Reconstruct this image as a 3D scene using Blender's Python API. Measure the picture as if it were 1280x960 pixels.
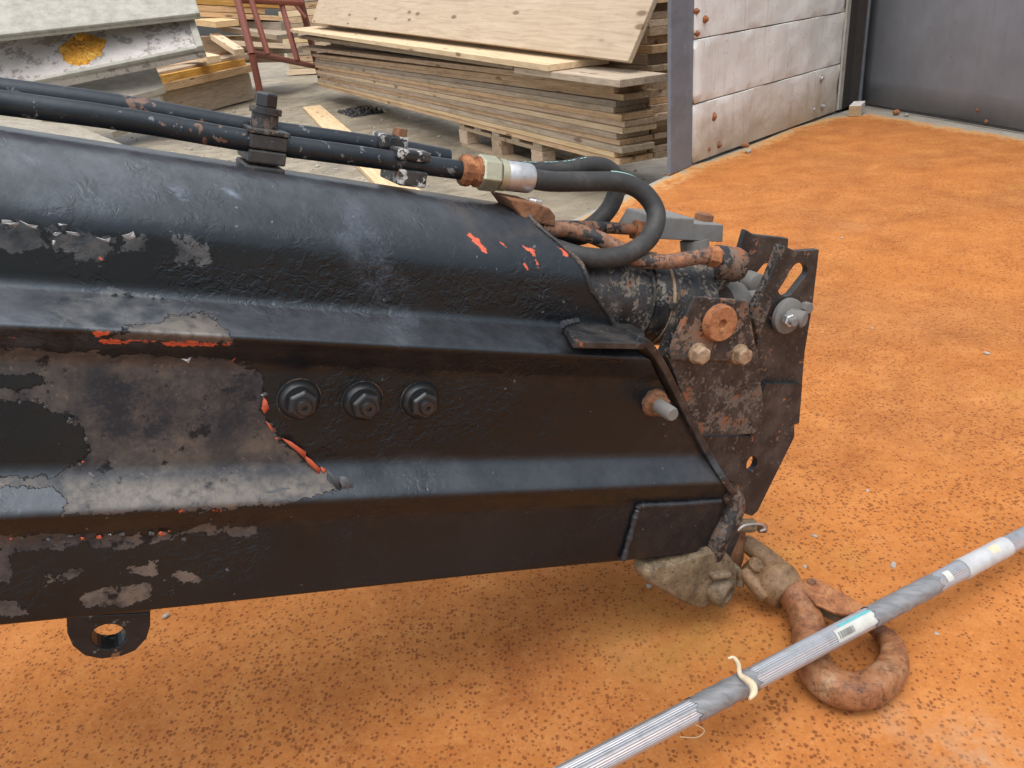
import bpy, bmesh, math, random
import numpy as np
from mathutils import Vector, Matrix
from mathutils.geometry import tessellate_polygon

for o in list(bpy.data.objects): bpy.data.objects.remove(o)
scene = bpy.context.scene
COL = scene.collection
rnd = random.Random(7)

# ------------------------------------------------------------------ camera
FPX, PITCH, ROLL, CAMH = 1000.0, math.radians(25.9), math.radians(5.24), 0.8
C = Vector((0, 0, CAMH))
FW = Vector((0, math.cos(PITCH), -math.sin(PITCH)))
UW = Vector((0, math.sin(PITCH), math.cos(PITCH)))
RW = Vector((1, 0, 0))
IX = RW*math.cos(ROLL) - UW*math.sin(ROLL)
IY = RW*math.sin(ROLL) + UW*math.cos(ROLL)
cam = bpy.data.cameras.new('camera'); camo = bpy.data.objects.new('camera', cam); COL.objects.link(camo)
camo.matrix_world = Matrix(((IX.x, IY.x, -FW.x, C.x), (IX.y, IY.y, -FW.y, C.y), (IX.z, IY.z, -FW.z, C.z), (0, 0, 0, 1)))
cam.sensor_width = 36; cam.lens = 36*FPX/1280; cam.clip_start = 0.02; cam.clip_end = 400
scene.camera = camo

# ------------------------------------------------------------------ sky, sun, exposure
SUN_EL, SUN_AZ = math.radians(74), math.radians(-165)      # azimuth measured from +Y towards +X
w = bpy.data.worlds.new('World'); scene.world = w; w.use_nodes = True
wn = w.node_tree; bg = wn.nodes['Background']
sky = wn.nodes.new('ShaderNodeTexSky'); sky.sky_type = 'NISHITA'; sky.sun_disc = False
sky.sun_elevation = SUN_EL; sky.sun_rotation = SUN_AZ
sky.air_density = 1.0; sky.dust_density = 4.0; sky.ozone_density = 1.0
hs = wn.nodes.new('ShaderNodeHueSaturation'); hs.inputs['Saturation'].default_value = 0.38
wn.links.new(sky.outputs[0], hs.inputs['Color']); wn.links.new(hs.outputs[0], bg.inputs[0])
bg.inputs[1].default_value = 0.15
sl = bpy.data.lights.new('sun', 'SUN'); sl.energy = .9; sl.angle = math.radians(88); sl.color = (1, .97, .92)
so = bpy.data.objects.new('sun', sl); COL.objects.link(so)
sd = Vector((math.sin(SUN_AZ)*math.cos(SUN_EL), math.cos(SUN_AZ)*math.cos(SUN_EL), math.sin(SUN_EL)))
so.rotation_euler = sd.to_track_quat('Z', 'Y').to_euler()
so.location = (-3, 2, 6)
vs = scene.view_settings
vs.view_transform = 'Standard'; vs.look = 'None'; vs.gamma = 1; vs.use_curve_mapping = False; vs.exposure = .78

# ------------------------------------------------------------------ pixel to place helpers (photo pixels 1280 x 960)
def ray(x, y): return FW + IX*((x-640)/FPX) + IY*((480-y)/FPX)
def at(x, y, d): return C + ray(x, y)*d
def on_plane(x, y, P, N):
    r = ray(x, y); return C + r*((P-C).dot(N)/r.dot(N))
YZ = -.30                                        # the yard lies a step below the plate deck
def ony(x, y, z=0.0): return onz(x, y, YZ+z)
def onz(x, y, z=0.0): return on_plane(x, y, Vector((0, 0, z)), Vector((0, 0, 1)))
# the boom's own axes: D along it, U out of its near face, V up its height
D = ray(2430, 531).normalized()
U = Vector((D.y, -D.x, 0)).normalized()
V = U.cross(D)
Q0 = onz(780, 700, .165)
def B(x, y, u): return on_plane(x, y, Q0+U*u, U)
def bsv(x, y, u):
    P = B(x, y, u)-Q0; return P.dot(D), P.dot(V)
def BL(s, v, u): return Q0 + D*s + V*v + U*u
def BV(x, y, v): return on_plane(x, y, Q0+V*v, V)

# ------------------------------------------------------------------ material helpers
class N:
    def __init__(s, name):
        s.m = bpy.data.materials.new(name); s.m.use_nodes = True
        s.t = s.m.node_tree; s.b = s.t.nodes['Principled BSDF']
        s.tc = s.t.nodes.new('ShaderNodeTexCoord'); s.obj = s.tc.outputs['Object']
    def n(s, ty, **k):
        x = s.t.nodes.new(ty)
        for a, v in k.items(): setattr(x, a, v)
        return x
    def put(s, sock, v):
        if isinstance(v, bpy.types.NodeSocket): s.t.links.new(v, sock)
        elif isinstance(v, (tuple, list)) and len(v) == 3 and sock.type == 'RGBA': sock.default_value = (*v, 1)
        elif sock.type == 'RGBA' and not hasattr(v, '__len__'): sock.default_value = (v, v, v, 1)
        else: sock.default_value = v
    def noise(s, scale, detail=4, rough=.55, dist=0, vec=None):
        x = s.n('ShaderNodeTexNoise'); s.put(x.inputs['Vector'], vec or s.obj)
        x.inputs['Scale'].default_value = scale; x.inputs['Detail'].default_value = min(detail, 4)
        x.inputs['Roughness'].default_value = rough; x.inputs['Distortion'].default_value = dist
        return x.outputs['Fac']
    def noisec(s, scale, detail=3, vec=None):
        x = s.n('ShaderNodeTexNoise'); s.put(x.inputs['Vector'], vec or s.obj)
        x.inputs['Scale'].default_value = scale; x.inputs['Detail'].default_value = detail
        return x.outputs['Color']
    def voro(s, scale, feature='F1', vec=None, out='Distance', rand=1):
        x = s.n('ShaderNodeTexVoronoi', feature=feature); s.put(x.inputs['Vector'], vec or s.obj)
        x.inputs['Scale'].default_value = scale
        if 'Randomness' in x.inputs: x.inputs['Randomness'].default_value = rand
        return (x.outputs['Distance'], x.outputs['Color']) if out == 'both' else x.outputs[out]
    def ramp(s, f, stops, interp='LINEAR'):
        x = s.n('ShaderNodeValToRGB'); s.put(x.inputs[0], f); e = x.color_ramp; e.interpolation = interp
        while len(e.elements) < len(stops): e.elements.new(.5)
        for q, (p, c) in zip(e.elements, stops):
            q.position = p; q.color = (*c, 1) if isinstance(c, (tuple, list)) else (c, c, c, 1)
        return x.outputs[0]
    def step(s, f, a, b):                       # 0 below a, 1 above b
        x = s.n('ShaderNodeMapRange'); x.clamp = True
        s.put(x.inputs[0], f); x.inputs[1].default_value = a; x.inputs[2].default_value = b
        return x.outputs[0]
    def math(s, op, a, b=0.0, c=0.0):
        x = s.n('ShaderNodeMath', operation=op); s.put(x.inputs[0], a); s.put(x.inputs[1], b); s.put(x.inputs[2], c)
        return x.outputs[0]
    def mix(s, f, a, b, mode='MIX'):
        x = s.n('ShaderNodeMix', data_type='RGBA', blend_type=mode)
        s.put(x.inputs[0], f); s.put(x.inputs[6], a); s.put(x.inputs[7], b); return x.outputs[2]
    def attr(s, name):
        x = s.n('ShaderNodeAttribute'); x.attribute_name = name; return x.outputs['Fac']
    def scale(s, v, sc, off=None):
        x = s.n('ShaderNodeMapping'); s.put(x.inputs[0], v); x.inputs['Scale'].default_value = sc
        if off is not None: s.put(x.inputs['Location'], off)
        return x.outputs[0]
    def rand(s): return s.n('ShaderNodeObjectInfo').outputs['Random']
    def bump(s, h, strength, dist, prev=None):
        x = s.n('ShaderNodeBump'); x.inputs['Strength'].default_value = strength; x.inputs['Distance'].default_value = dist
        s.put(x.inputs['Height'], h)
        if prev is not None: s.t.links.new(prev, x.inputs['Normal'])
        return x.outputs[0]
    def out(s, col, rough=.6, metal=0.0, normal=None, spec=.5):
        s.put(s.b.inputs['Base Color'], col); s.put(s.b.inputs['Roughness'], rough); s.put(s.b.inputs['Metallic'], metal)
        s.put(s.b.inputs['Specular IOR Level'], spec)
        if normal is not None: s.t.links.new(normal, s.b.inputs['Normal'])
        return s.m

MAT = {}
def boom_paint():
    k = N('boom_paint')
    k.b.inputs['Specular Tint'].default_value = (.72, .88, 1, 1)        # blue-black enamel
    fine = k.noise(330, 3, .6); mid = k.noise(70, 5, .65); big = k.noise(9, 4)
    jag = k.math('MULTIPLY', k.math('SUBTRACT', mid, .5), 27)
    jag = k.math('ADD', jag, k.math('MULTIPLY', k.math('SUBTRACT', fine, .5), 9))
    bare = k.math('ADD', k.attr('bare'), jag)
    thin = k.math('ADD', k.attr('thin'), k.math('MULTIPLY', jag, 1.7))
    prim = k.math('ADD', k.attr('prim'), k.math('MULTIPLY', jag, .55))
    mb = k.step(bare, -.5, .8); mt = k.math('MULTIPLY', k.step(thin, -1, 1.6), .8); mp = k.step(prim, .4, 1.3)
    paint = k.mix(k.step(big, .35, .7), (.0055, .006, .0075), (.010, .0105, .0115))
    dirt = k.attr('dirt')
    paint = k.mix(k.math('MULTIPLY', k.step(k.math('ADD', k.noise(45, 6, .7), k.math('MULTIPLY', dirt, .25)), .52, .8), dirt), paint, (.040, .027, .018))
    paint = k.mix(k.math('MULTIPLY', k.attr('sky_sheen'), k.step(k.math('ADD', k.math('MULTIPLY', k.noise(7, 4, .6, .4), .7), k.math('MULTIPLY', mid, .3)), .3, .68)), paint, (.125, .132, .147))
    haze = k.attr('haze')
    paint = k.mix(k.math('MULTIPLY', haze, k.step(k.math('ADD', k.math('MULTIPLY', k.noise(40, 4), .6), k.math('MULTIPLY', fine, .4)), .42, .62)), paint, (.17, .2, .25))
    specks = k.math('MULTIPLY', k.step(k.noise(120, 2), .73, .76), .3)
    paint = k.mix(specks, paint, (.3, .31, .33))
    steel = k.ramp(k.math('ADD', k.math('MULTIPLY', k.noise(20, 4, .6, .15), .65), k.math('MULTIPLY', k.noise(110, 4, .7), .35)), [(.30, (.028, .029, .036)), (.44, (.065, .064, .066)), (.55, (.112, .102, .094)), (.68, (.17, .143, .12))])
    steel = k.mix(k.step(k.math('ADD', k.noise(60, 4, .7), k.math('MULTIPLY', k.noise(16, 2), .35)), .75, .82), steel, (.016, .016, .018))
    scr = k.n('ShaderNodeMapping'); k.put(scr.inputs[0], k.obj); scr.inputs['Rotation'].default_value = (.3, .5, .9); scr.inputs['Scale'].default_value = (6, 160, 60)
    steel = k.mix(k.math('MULTIPLY', k.step(k.noise(3, 3, .5, 0, scr.outputs[0]), .66, .72), .35), steel, (.30, .26, .22))
    steel = k.mix(k.math('MULTIPLY', k.attr('pale'), k.step(k.math('ADD', k.math('MULTIPLY', k.noise(34, 4), .6), k.math('MULTIPLY', k.noise(150, 3), .4)), .40, .58)), steel, (.19, .168, .145))
    steel = k.mix(k.math('MULTIPLY', k.attr('burn'), k.step(k.math('ADD', k.math('MULTIPLY', k.noise(18, 4, .65), .7), k.math('MULTIPLY', fine, .3)), .40, .60)), steel, (.030, .033, .042))
    film = k.ramp(k.noise(55, 5), [(.3, (.02, .025, .032)), (.7, (.13, .13, .13))])
    primer = k.mix(k.step(fine, .3, .7), (.55, .085, .035), (.62, .13, .06))
    c = k.mix(mt, paint, film); c = k.mix(mb, c, steel); c = k.mix(mp, c, primer)
    # rough lip of lifted paint along every edge
    lift = k.math('SUBTRACT', 1.0, mb)
    wv = k.mix(.012, k.obj, k.noisec(70, 3))
    crk = k.step(k.voro(105, 'DISTANCE_TO_EDGE', wv), 0.0, .07)
    crk = k.math('ADD', k.math('MULTIPLY', k.math('SUBTRACT', crk, 1), k.step(k.math('ADD', k.noise(26, 4, .7), k.math('MULTIPLY', k.attr('wrink'), .17)), .57, .75)), 1)
    nrm = k.bump(k.noise(160, 3, .6), .35, .0011)
    nrm = k.bump(k.noise(28, 2), .3, .0025, nrm)
    wrk = k.math('MULTIPLY', k.step(k.noise(85, 3, .55, 1.2), .42, .58), k.step(k.math('ADD', k.noise(19, 3), k.math('MULTIPLY', k.attr('wrink'), .25)), .5, .72))
    nrm = k.bump(k.math('MULTIPLY', wrk, lift), .5, .0011, nrm)
    nrm = k.bump(k.math('MULTIPLY', crk, lift), .40, .0010, nrm)
    nrm = k.bump(lift, .9, .0012, nrm)
    r = k.mix(mb, k.math('ADD', .21, k.math('MULTIPLY', k.noise(30, 4), .2)), k.math('ADD', .36, k.math('MULTIPLY', mid, .25)))
    r = k.math('ADD', r, k.math('MULTIPLY', dirt, .12))
    return k.out(c, r, k.math('MULTIPLY', k.math('MULTIPLY', mb, k.math('SUBTRACT', 1.0, mp)), .45), nrm, .5)

def peeled(name, paint=.5, rust=(.24, .105, .05), sc=1.0, steel=(.11, .10, .09), orange=.5):
    k = N(name)
    wv = k.mix(.012/sc, k.obj, k.noisec(60*sc, 3))
    f = k.math('ADD', k.math('MULTIPLY', k.noise(26*sc, 4, .6, .4, wv), .6), k.math('MULTIPLY', k.noise(130*sc, 3, .6), .4))
    m = k.step(f, .5+(paint-.5)*.3-.012, .5+(paint-.5)*.3+.016)
    rc = k.ramp(k.noise(75*sc, 6, .7), [(.25, tuple(.3*q for q in rust)), (.45, tuple(.75*q for q in rust)), (.55, rust), (.64, steel), (.8, tuple(min(1, 1.2*q) for q in rust))])
    rc = k.mix(k.step(k.noise(26*sc, 4), .58, .66), rc, (.36*orange+.1, .12*orange+.04, .035*orange+.02))
    pc = k.mix(k.step(k.noise(30*sc, 5), .4, .7), (.012, .013, .015), (.052, .047, .043))
    pc = k.mix(k.step(k.noise(200, 3), .63, .7), pc, (.09, .085, .08))
    c = k.mix(m, pc, rc)
    nrm = k.bump(k.noise(240, 4, .65), .35, .001)
    nrm = k.bump(k.math('SUBTRACT', 1.0, m), .7, .0008, nrm)
    return k.out(c, k.mix(m, .42, .75), 0, nrm)

def rusty(name, a, b, c3, sc=1.0, rough=.85, pits=.5):
    k = N(name)
    f = k.noise(30*sc, 7, .68, .5)
    c = k.ramp(f, [(.3, a), (.5, b), (.7, c3)])
    c = k.mix(k.step(k.noise(170*sc, 4), .6, .75), c, tuple(.4*q for q in a))
    pit = k.step(k.noise(120*sc, 4, .75), .38, .52)
    c = k.mix(k.math('MULTIPLY', k.math('SUBTRACT', 1.0, pit), .6*min(1, pits*1.3)), c, tuple(.35*q for q in a))
    n1 = k.bump(k.noise(260*sc, 4, .7), pits*.8, .0012)
    n1 = k.bump(pit, pits*.7, .0012, n1)
    n1 = k.bump(k.noise(45*sc, 4), .4, .003, n1)
    return k.out(c, rough, 0, n1)

def metal(name, col, rough=.35, m=.9, dirt=.3, sc=1.0, dc=(.12, .07, .04)):
    k = N(name)
    c = k.mix(k.math('MULTIPLY', k.step(k.noise(60*sc, 6, .7), .45, .75), dirt), col, dc)
    n1 = k.bump(k.noise(150*sc, 4), .2, .001)
    return k.out(c, k.math('ADD', rough, k.math('MULTIPLY', k.noise(40*sc, 5), .2)), m, n1)

def wood(name, ramp, grain=1.0, dark=.5, pale=0.0):
    k = N(name)
    r = k.rand()
    off = k.n('ShaderNodeCombineXYZ'); k.put(off.inputs[0], k.math('MULTIPLY', r, 37)); k.put(off.inputs[1], k.math('MULTIPLY', r, 91)); k.put(off.inputs[2], k.math('MULTIPLY', r, 13))
    v = k.scale(k.obj, (1.2, 22, 22), off.outputs[0])
    v2 = k.scale(k.obj, (2.5, 7, 7), off.outputs[0])
    f = k.noise(3.2*grain, 6, .6, .8, v)
    c = k.ramp(f, [(.25, ramp[0]), (.5, ramp[1]), (.75, ramp[2])])
    hv = k.n('ShaderNodeHueSaturation'); k.put(hv.inputs['Color'], c)
    k.put(hv.inputs['Value'], k.math('ADD', .80, k.math('MULTIPLY', r, .5)))
    k.put(hv.inputs['Saturation'], k.math('ADD', .85, k.math('MULTIPLY', k.math('FRACT', k.math('MULTIPLY', r, 7.31)), .4)))
    c = hv.outputs[0]
    c = k.mix(k.math('MULTIPLY', k.step(k.noise(2.2, 5, .7, 0, v2), .5, .72), dark), c, tuple(.42*q for q in ramp[0]))
    kn = k.step(k.voro(1.1, 'F1', k.scale(k.obj, (2.2, 8, 8), off.outputs[0])), .17, .10)
    c = k.mix(k.math('MULTIPLY', kn, .75), c, (.13, .06, .025))
    n1 = k.bump(k.noise(5*grain, 5, .65, .4, v), .35, .003)
    return k.out(c, .82, 0, n1)

def rust_plate():
    k = N('rusted_steel_plate')
    o = k.obj
    # broad drifts of bright and dark rust
    b1 = k.noise(1.7, 5, .6, .6); b2 = k.noise(7, 6, .65, .4); b3 = k.noise(26, 5, .65)
    c = k.ramp(b2, [(.28, (.30, .100, .026)), (.5, (.40, .148, .040)), (.72, (.50, .205, .062))])
    c = k.mix(k.math('MULTIPLY', k.step(b1, .50, .68), .5), c, (.28, .112, .042))
    c = k.mix(k.math('MULTIPLY', k.step(b1, .50, .36), .45), c, (.46, .165, .040))
    c = k.mix(k.math('MULTIPLY', k.step(b3, .55, .75), .22), c, (.52, .25, .10))
    c = k.mix(k.math('MULTIPLY', k.step(k.noise(3.3, 4), .62, .72), .35), c, (.42, .24, .06))
    # pock marks: two sizes of dark oxide dots, uneven shape and density
    wv = k.mix(.0035, o, k.noisec(160, 2)); wv2 = k.mix(.006, o, k.noisec(90, 2))
    sv = k.scale(wv, (1, 1, 0)); sv2 = k.scale(wv2, (1, 1, 0))
    d1, c1 = k.voro(175, 'F1', sv, 'both'); r1 = k.n('ShaderNodeSeparateColor'); k.put(r1.inputs[0], c1)
    dens = k.math('ADD', .15, k.math('MULTIPLY', k.noise(4.5, 4, .6), .42))
    thr = k.math('MULTIPLY', k.math('POWER', r1.outputs[0], .8), dens)
    s1 = k.step(k.math('SUBTRACT', k.math('MULTIPLY', thr, 1.4), d1), -.02, .08)
    d2, c2 = k.voro(52, 'F1', sv2, 'both'); r2 = k.n('ShaderNodeSeparateColor'); k.put(r2.inputs[0], c2)
    s2 = k.step(k.math('SUBTRACT', k.math('MULTIPLY', k.math('SUBTRACT', k.math('MULTIPLY', r2.outputs[1], .42), .16), dens), k.math('MULTIPLY', d2, .55)), -.03, .02)
    halo = k.step(k.math('SUBTRACT', k.math('MULTIPLY', thr, 1.9), d1), -.05, .2)
    c = k.mix(k.math('MULTIPLY', halo, .30), c, (.30, .09, .03))
    spot = k.math('MAXIMUM', s1, k.math('MULTIPLY', s2, .8))
    c = k.mix(k.math('MULTIPLY', spot, .78), c, k.mix(k.noise(60, 3), (.105, .034, .013), (.20, .065, .02)))
    g1 = k.noise(240, 3, .7); g2 = k.noise(75, 4, .7)
    c = k.mix(k.math('MULTIPLY', k.step(g2, .50, .68), .18), c, (.20, .066, .020))
    c = k.mix(k.math('MULTIPLY', k.step(g2, .48, .30), .30), c, (.52, .25, .085))
    c = k.mix(k.math('MULTIPLY', k.step(g1, .52, .70), .22), c, (.22, .075, .022))
    c = k.mix(k.math('MULTIPLY', k.step(g1, .46, .30), .30), c, (.56, .28, .10))
    # pale scuffed patches
    sc = k.math('MULTIPLY', k.attr('scuff'), k.step(k.noise(38, 6, .7), .36, .62))
    c = k.mix(k.math('MULTIPLY', sc, .7), c, (.44, .28, .17))
    oil = k.math('MULTIPLY', k.attr('oil'), k.step(k.noise(16, 5), .25, .7))
    c = k.mix(k.math('MULTIPLY', oil, .6), c, (.27, .17, .04))
    # the plate's edge: sandy scale
    e = k.math('ADD', k.attr('edge'), k.math('MULTIPLY', k.math('SUBTRACT', k.noise(14, 6, .8), .5), .42))
    c = k.mix(k.math('MULTIPLY', k.step(e, .10, .0), .75), c, (.58, .37, .16))
    c = k.mix(k.step(e, .025, .0), c, (.33, .27, .19))
    n1 = k.bump(k.noise(420, 3, .7), .25, .001)
    n1 = k.bump(b3, .3, .004, n1)
    return k.out(c, .9, 0, n1, .12)

def yard():
    k = N('yard_ground')
    b1 = k.noise(.8, 5, .6, .5); b2 = k.noise(4, 7, .7, .3)
    c = k.ramp(b2, [(.3, (.15, .128, .09)), (.5, (.25, .215, .155)), (.7, (.34, .30, .22))])
    c = k.mix(k.math('MULTIPLY', k.step(b1, .5, .68), .6), c, (.16, .135, .10))
    c = k.mix(k.math('MULTIPLY', k.step(k.noise(2.1, 5), .56, .7), .5), c, (.42, .37, .27))
    c = k.mix(k.math('MULTIPLY', k.step(k.noise(45, 3), .62, .7), .5), c, (.12, .10, .08))
    n1 = k.bump(k.noise(60, 5, .7), .5, .006); n1 = k.bump(b2, .6, .03, n1)
    return k.out(c, k.ramp(b1, [(.4, .9), (.62, .55)]), 0, n1)

def alu_board():
    k = N('grey_alu_board')
    v = k.scale(k.obj, (1, 1, 1))
    c = k.ramp(k.noise(5, 6, .65), [(.3, (.62, .63, .60)), (.6, (.72, .735, .71))])
    zz = k.n('ShaderNodeSeparateXYZ'); k.put(zz.inputs[0], k.obj)
    low = k.math('ADD', k.step(zz.outputs[2], .34, .0), k.math('MULTIPLY', k.math('SUBTRACT', k.noise(9, 6, .7), .5), .9))
    c = k.mix(k.math('MULTIPLY', k.step(low, .25, .8), .75), c, (.33, .26, .17))
    sv = k.scale(k.obj, (14, 14, 1.3))
    c = k.mix(k.math('MULTIPLY', k.step(k.noise(3, 5, .7, .3, sv), .55, .72), .35), c, (.28, .22, .17))
    c = k.mix(k.step(k.noise(70, 4, .6), .67, .71), c, (.22, .17, .13))
    n1 = k.bump(k.noise(7, 4, .6, .6), .45, .012); n1 = k.bump(k.noise(60, 3), .15, .002, n1)
    return k.out(c, k.math('ADD', .45, k.math('MULTIPLY', k.noise(11, 4), .3)), .15, n1)

def grey_panel(name='blue_grey_paint', col=(.205, .222, .25), sc=1.0):
    k = N(name)
    c = k.mix(k.step(k.noise(2.5*sc, 6, .7), .35, .75), col, tuple(.72*q for q in col))
    sv = k.scale(k.obj, (9, 9, .8))
    c = k.mix(k.math('MULTIPLY', k.step(k.noise(2.2*sc, 5, .7, 0, sv), .55, .8), .35), c, (.13, .12, .10))
    c = k.mix(k.step(k.noise(38*sc, 3), .72, .75), c, (.17, .09, .05))
    n1 = k.bump(k.noise(2.3*sc, 3), .3, .03); n1 = k.bump(k.noise(150, 3), .12, .001, n1)
    return k.out(c, k.math('ADD', .4, k.math('MULTIPLY', k.noise(5, 4), .25)), 0, n1)

def concrete(name, a, b, patchy=0.0, pc=(.12, .11, .105)):
    k = N(name)
    c = k.ramp(k.noise(9, 7, .68), [(.3, a), (.65, b)])
    if patchy:
        v = k.scale(k.obj, (1, 1.0, 1))
        m = k.step(k.math('ADD', k.math('MULTIPLY', k.noise(5, 4, .6, .3, v), .6), k.math('MULTIPLY', k.noise(26, 4, .7), .4)), .515, .54)
        c = k.mix(k.math('MULTIPLY', m, patchy), c, pc)
        c = k.mix(k.math('MULTIPLY', k.step(k.noise(5, 5), .55, .7), .4), c, (.36, .29, .16))
    c = k.mix(k.step(k.noise(55, 4), .66, .7), c, tuple(.45*q for q in a))
    n1 = k.bump(k.noise(50, 6, .7), .5, .006)
    return k.out(c, .85, 0, n1)

def gloss_black():
    k = N('gloss_black_paint')
    k.b.inputs['Specular Tint'].default_value = (.75, .9, 1, 1)
    c = k.mix(k.step(k.noise(22, 4, .6), .4, .7), (.007, .008, .010), (.020, .021, .024))
    c = k.mix(k.math('MULTIPLY', k.step(k.noise(90, 4, .7), .62, .66), .7), c, (.20, .20, .20))
    ch = k.step(k.math('ADD', k.math('MULTIPLY', k.noise(13, 3), .6), k.math('MULTIPLY', k.noise(110, 3), .4)), .625, .645)
    c = k.mix(ch, c, (.16, .085, .05))
    n1 = k.bump(k.noise(140, 3), .3, .001)
    return k.out(c, k.math('ADD', .26, k.math('MULTIPLY', k.noise(35, 4), .25)), 0, n1)

def rubber():
    k = N('hose_rubber')
    c = k.mix(k.step(k.noise(40, 5, .7), .45, .75), (.022, .022, .022), (.060, .056, .050))
    n1 = k.bump(k.noise(260, 3), .3, .0008)
    return k.out(c, k.math('ADD', .5, k.math('MULTIPLY', k.noise(30, 4), .25)), 0, n1)

def flat(name, col, rough=.6, m=0.0, bscale=None, bs=.3, bd=.001):
    k = N(name)
    c = k.mix(k.step(k.noise(50, 5), .4, .8), col, tuple(.72*q for q in col))
    nr = k.bump(k.noise(bscale, 4), bs, bd) if bscale else None
    return k.out(c, rough, m, nr)

def duct():
    k = N('duct_tape')
    v = k.scale(k.obj, (1, 1, 1))
    mp = k.n('ShaderNodeMapping'); k.put(mp.inputs[0], k.obj); mp.inputs['Rotation'].default_value = (0, 0, .9); mp.inputs['Scale'].default_value = (1, 5, 3)
    f = k.noise(26, 3, .5, 1.0, mp.outputs[0])
    n1 = k.bump(f, .5, .0022)
    c = k.mix(k.step(f, .35, .7), (.16, .165, .172), (.25, .255, .265))
    return k.out(c, .42, .1, n1)

def pole_alu():
    k = N('ribbed_aluminium')
    c = k.mix(k.math('MULTIPLY', k.step(k.noise(45, 6, .7), .5, .78), .6), (.52, .53, .55), (.28, .27, .26))
    n1 = k.bump(k.noise(300, 2), .12, .0005)
    return k.out(c, .34, .8, n1)

MAT.update(
    boom=boom_paint(), plate=rust_plate(), yard=yard(), alu=alu_board(), panel=grey_panel(),
    post=grey_panel('post_paint', (.165, .182, .21), 3), strip=metal('edge_strip_alu', (.50, .49, .45), .5, .4, .35, .4),
    seam=flat('seam_dark', (.045, .04, .035), .9),  # near-black for joints, gaps, bores and small dark fittings
    peel_dark=peeled('chipped_black_steel', .88, (.18, .10, .06), 1.2), peel_mid=peeled('half_peeled_steel', .56, (.12, .088, .066), 1.4, (.10, .093, .085), .2),
    peel_rust=peeled('rusty_painted_steel', .54, (.17, .105, .07), 1.2, (.11, .10, .09), .35), peel_cyl=peeled('worn_cylinder_paint', .60, (.14, .122, .098), 1.5, (.18, .17, .15), .2),
    peel_pipe=peeled('rusty_pipe_paint', .42, (.24, .12, .07), 1.6, (.2, .13, .1), .8),
    pipe=gloss_black(),
    rust=rusty('orange_rust', (.14, .05, .02), (.30, .115, .045), (.42, .19, .075)),
    rust_brown=rusty('brown_rust', (.10, .045, .022), (.21, .095, .045), (.30, .15, .075)),
    hook=rusty('hook_rust', (.13, .042, .017), (.275, .112, .043), (.32, .19, .10), .8, .6, .6),
    cast=rusty('muddy_casting', (.085, .06, .034), (.165, .118, .068), (.24, .18, .11), 1.2, .62, .5),
    swivel=rusty('swivel_rust', (.085, .048, .023), (.185, .105, .048), (.25, .155, .078), 1.2, .6, .4),
    tan_steel=rusty('tan_worn_steel', (.15, .10, .06), (.29, .19, .115), (.36, .27, .18), 1.0, .6, .4),
    zinc=metal('zinc_steel', (.55, .56, .56), .34, .85, .35, 1.5), olive=metal('olive_plated_nut', (.46, .45, .33), .36, .7, .35, 1.4, (.2, .14, .06)),
    darknut=metal('dark_nut', (.040, .043, .047), .24, .6, .15), grey_cast=metal('grey_cast_alloy', (.20, .20, .195), .6, .25, .45, .8, (.10, .085, .06)),
    rod=metal('grey_rod', (.17, .165, .155), .62, .1, .4, 1, (.13, .10, .07)),
    rubber=rubber(), print_teal=flat('hose_print', (.35, .62, .55), .6),
    clamp=peeled('clamp_block', .9, (.30, .17, .10), 1.2), clamp_chip=peeled('chipped_clamp_block', .60, (.45, .44, .42), 1.5, (.5, .5, .48), .1),
    primer=flat('orange_primer', (.58, .115, .05), .7), flake=flat('paint_flake', (.075, .08, .085), .42),
    flake_grey=flat('grey_flake', (.34, .34, .34), .5),
    weld=metal('painted_weld', (.03, .034, .042), .32, .2, .25, 1.5),
    pole=pole_alu(), duct=duct(), sleeve=flat('white_sleeve', (.46, .47, .475), .4), label_white=flat('label_paper', (.50, .51, .47), .6),
    label_teal=flat('label_teal', (.10, .42, .44), .5), label_black=flat('label_ink', (.04, .04, .04), .6),
    string=flat('cream_string', (.62, .52, .36), .9, 0, 400, .5, .001),
    wood=wood('weathered_pine', ((.30, .195, .12), (.50, .355, .23), (.60, .455, .32)), 1, .4),
    wood_pale=wood('pale_new_pine', ((.42, .295, .175), (.58, .44, .28), (.66, .53, .37)), .8, .18),
    wood_sheet=wood('pale_sheet_wood', ((.48, .34, .20), (.62, .46, .29), (.70, .55, .37)), .6, .15),
    wood_honey=wood('honey_timber', ((.30, .165, .06), (.46, .27, .10), (.58, .38, .17)), 1, .35),
    wood_grey=wood('grey_timber', ((.24, .18, .12), (.36, .285, .205), (.44, .365, .275)), 1, .4),
    slab_a=concrete('pale_cement', (.25, .24, .20), (.37, .36, .315)), slab_b=concrete('flaking_white_cement', (.42, .39, .365), (.52, .48, .45), .75, (.17, .16, .145)),
    slab_c=concrete('beige_cement', (.26, .235, .185), (.38, .345, .28)),
    foam=rusty('ochre_crust', (.42, .17, .015), (.60, .28, .03), (.70, .44, .10), .35, .9, .8),
    trestle=flat('red_oxide_paint', (.20, .055, .034), .6, 0, 60, .4, .002),
    block=concrete('chalky_block', (.48, .45, .42), (.60, .57, .55)), block_end=wood('block_end_grain', ((.28, .22, .13), (.36, .29, .18), (.42, .34, .22)), 1, .3),
    deck=concrete('deck_concrete', (.24, .215, .175), (.33, .30, .25)),
    stone=concrete('stone', (.25, .22, .18), (.42, .38, .32)), brick=rusty('rust_scale', (.2, .07, .03), (.32, .13, .05), (.4, .2, .09), .5),
    plastic=flat('black_sheet_plastic', (.02, .022, .026), .22, 0, 25, .8, .02),
)

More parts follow.
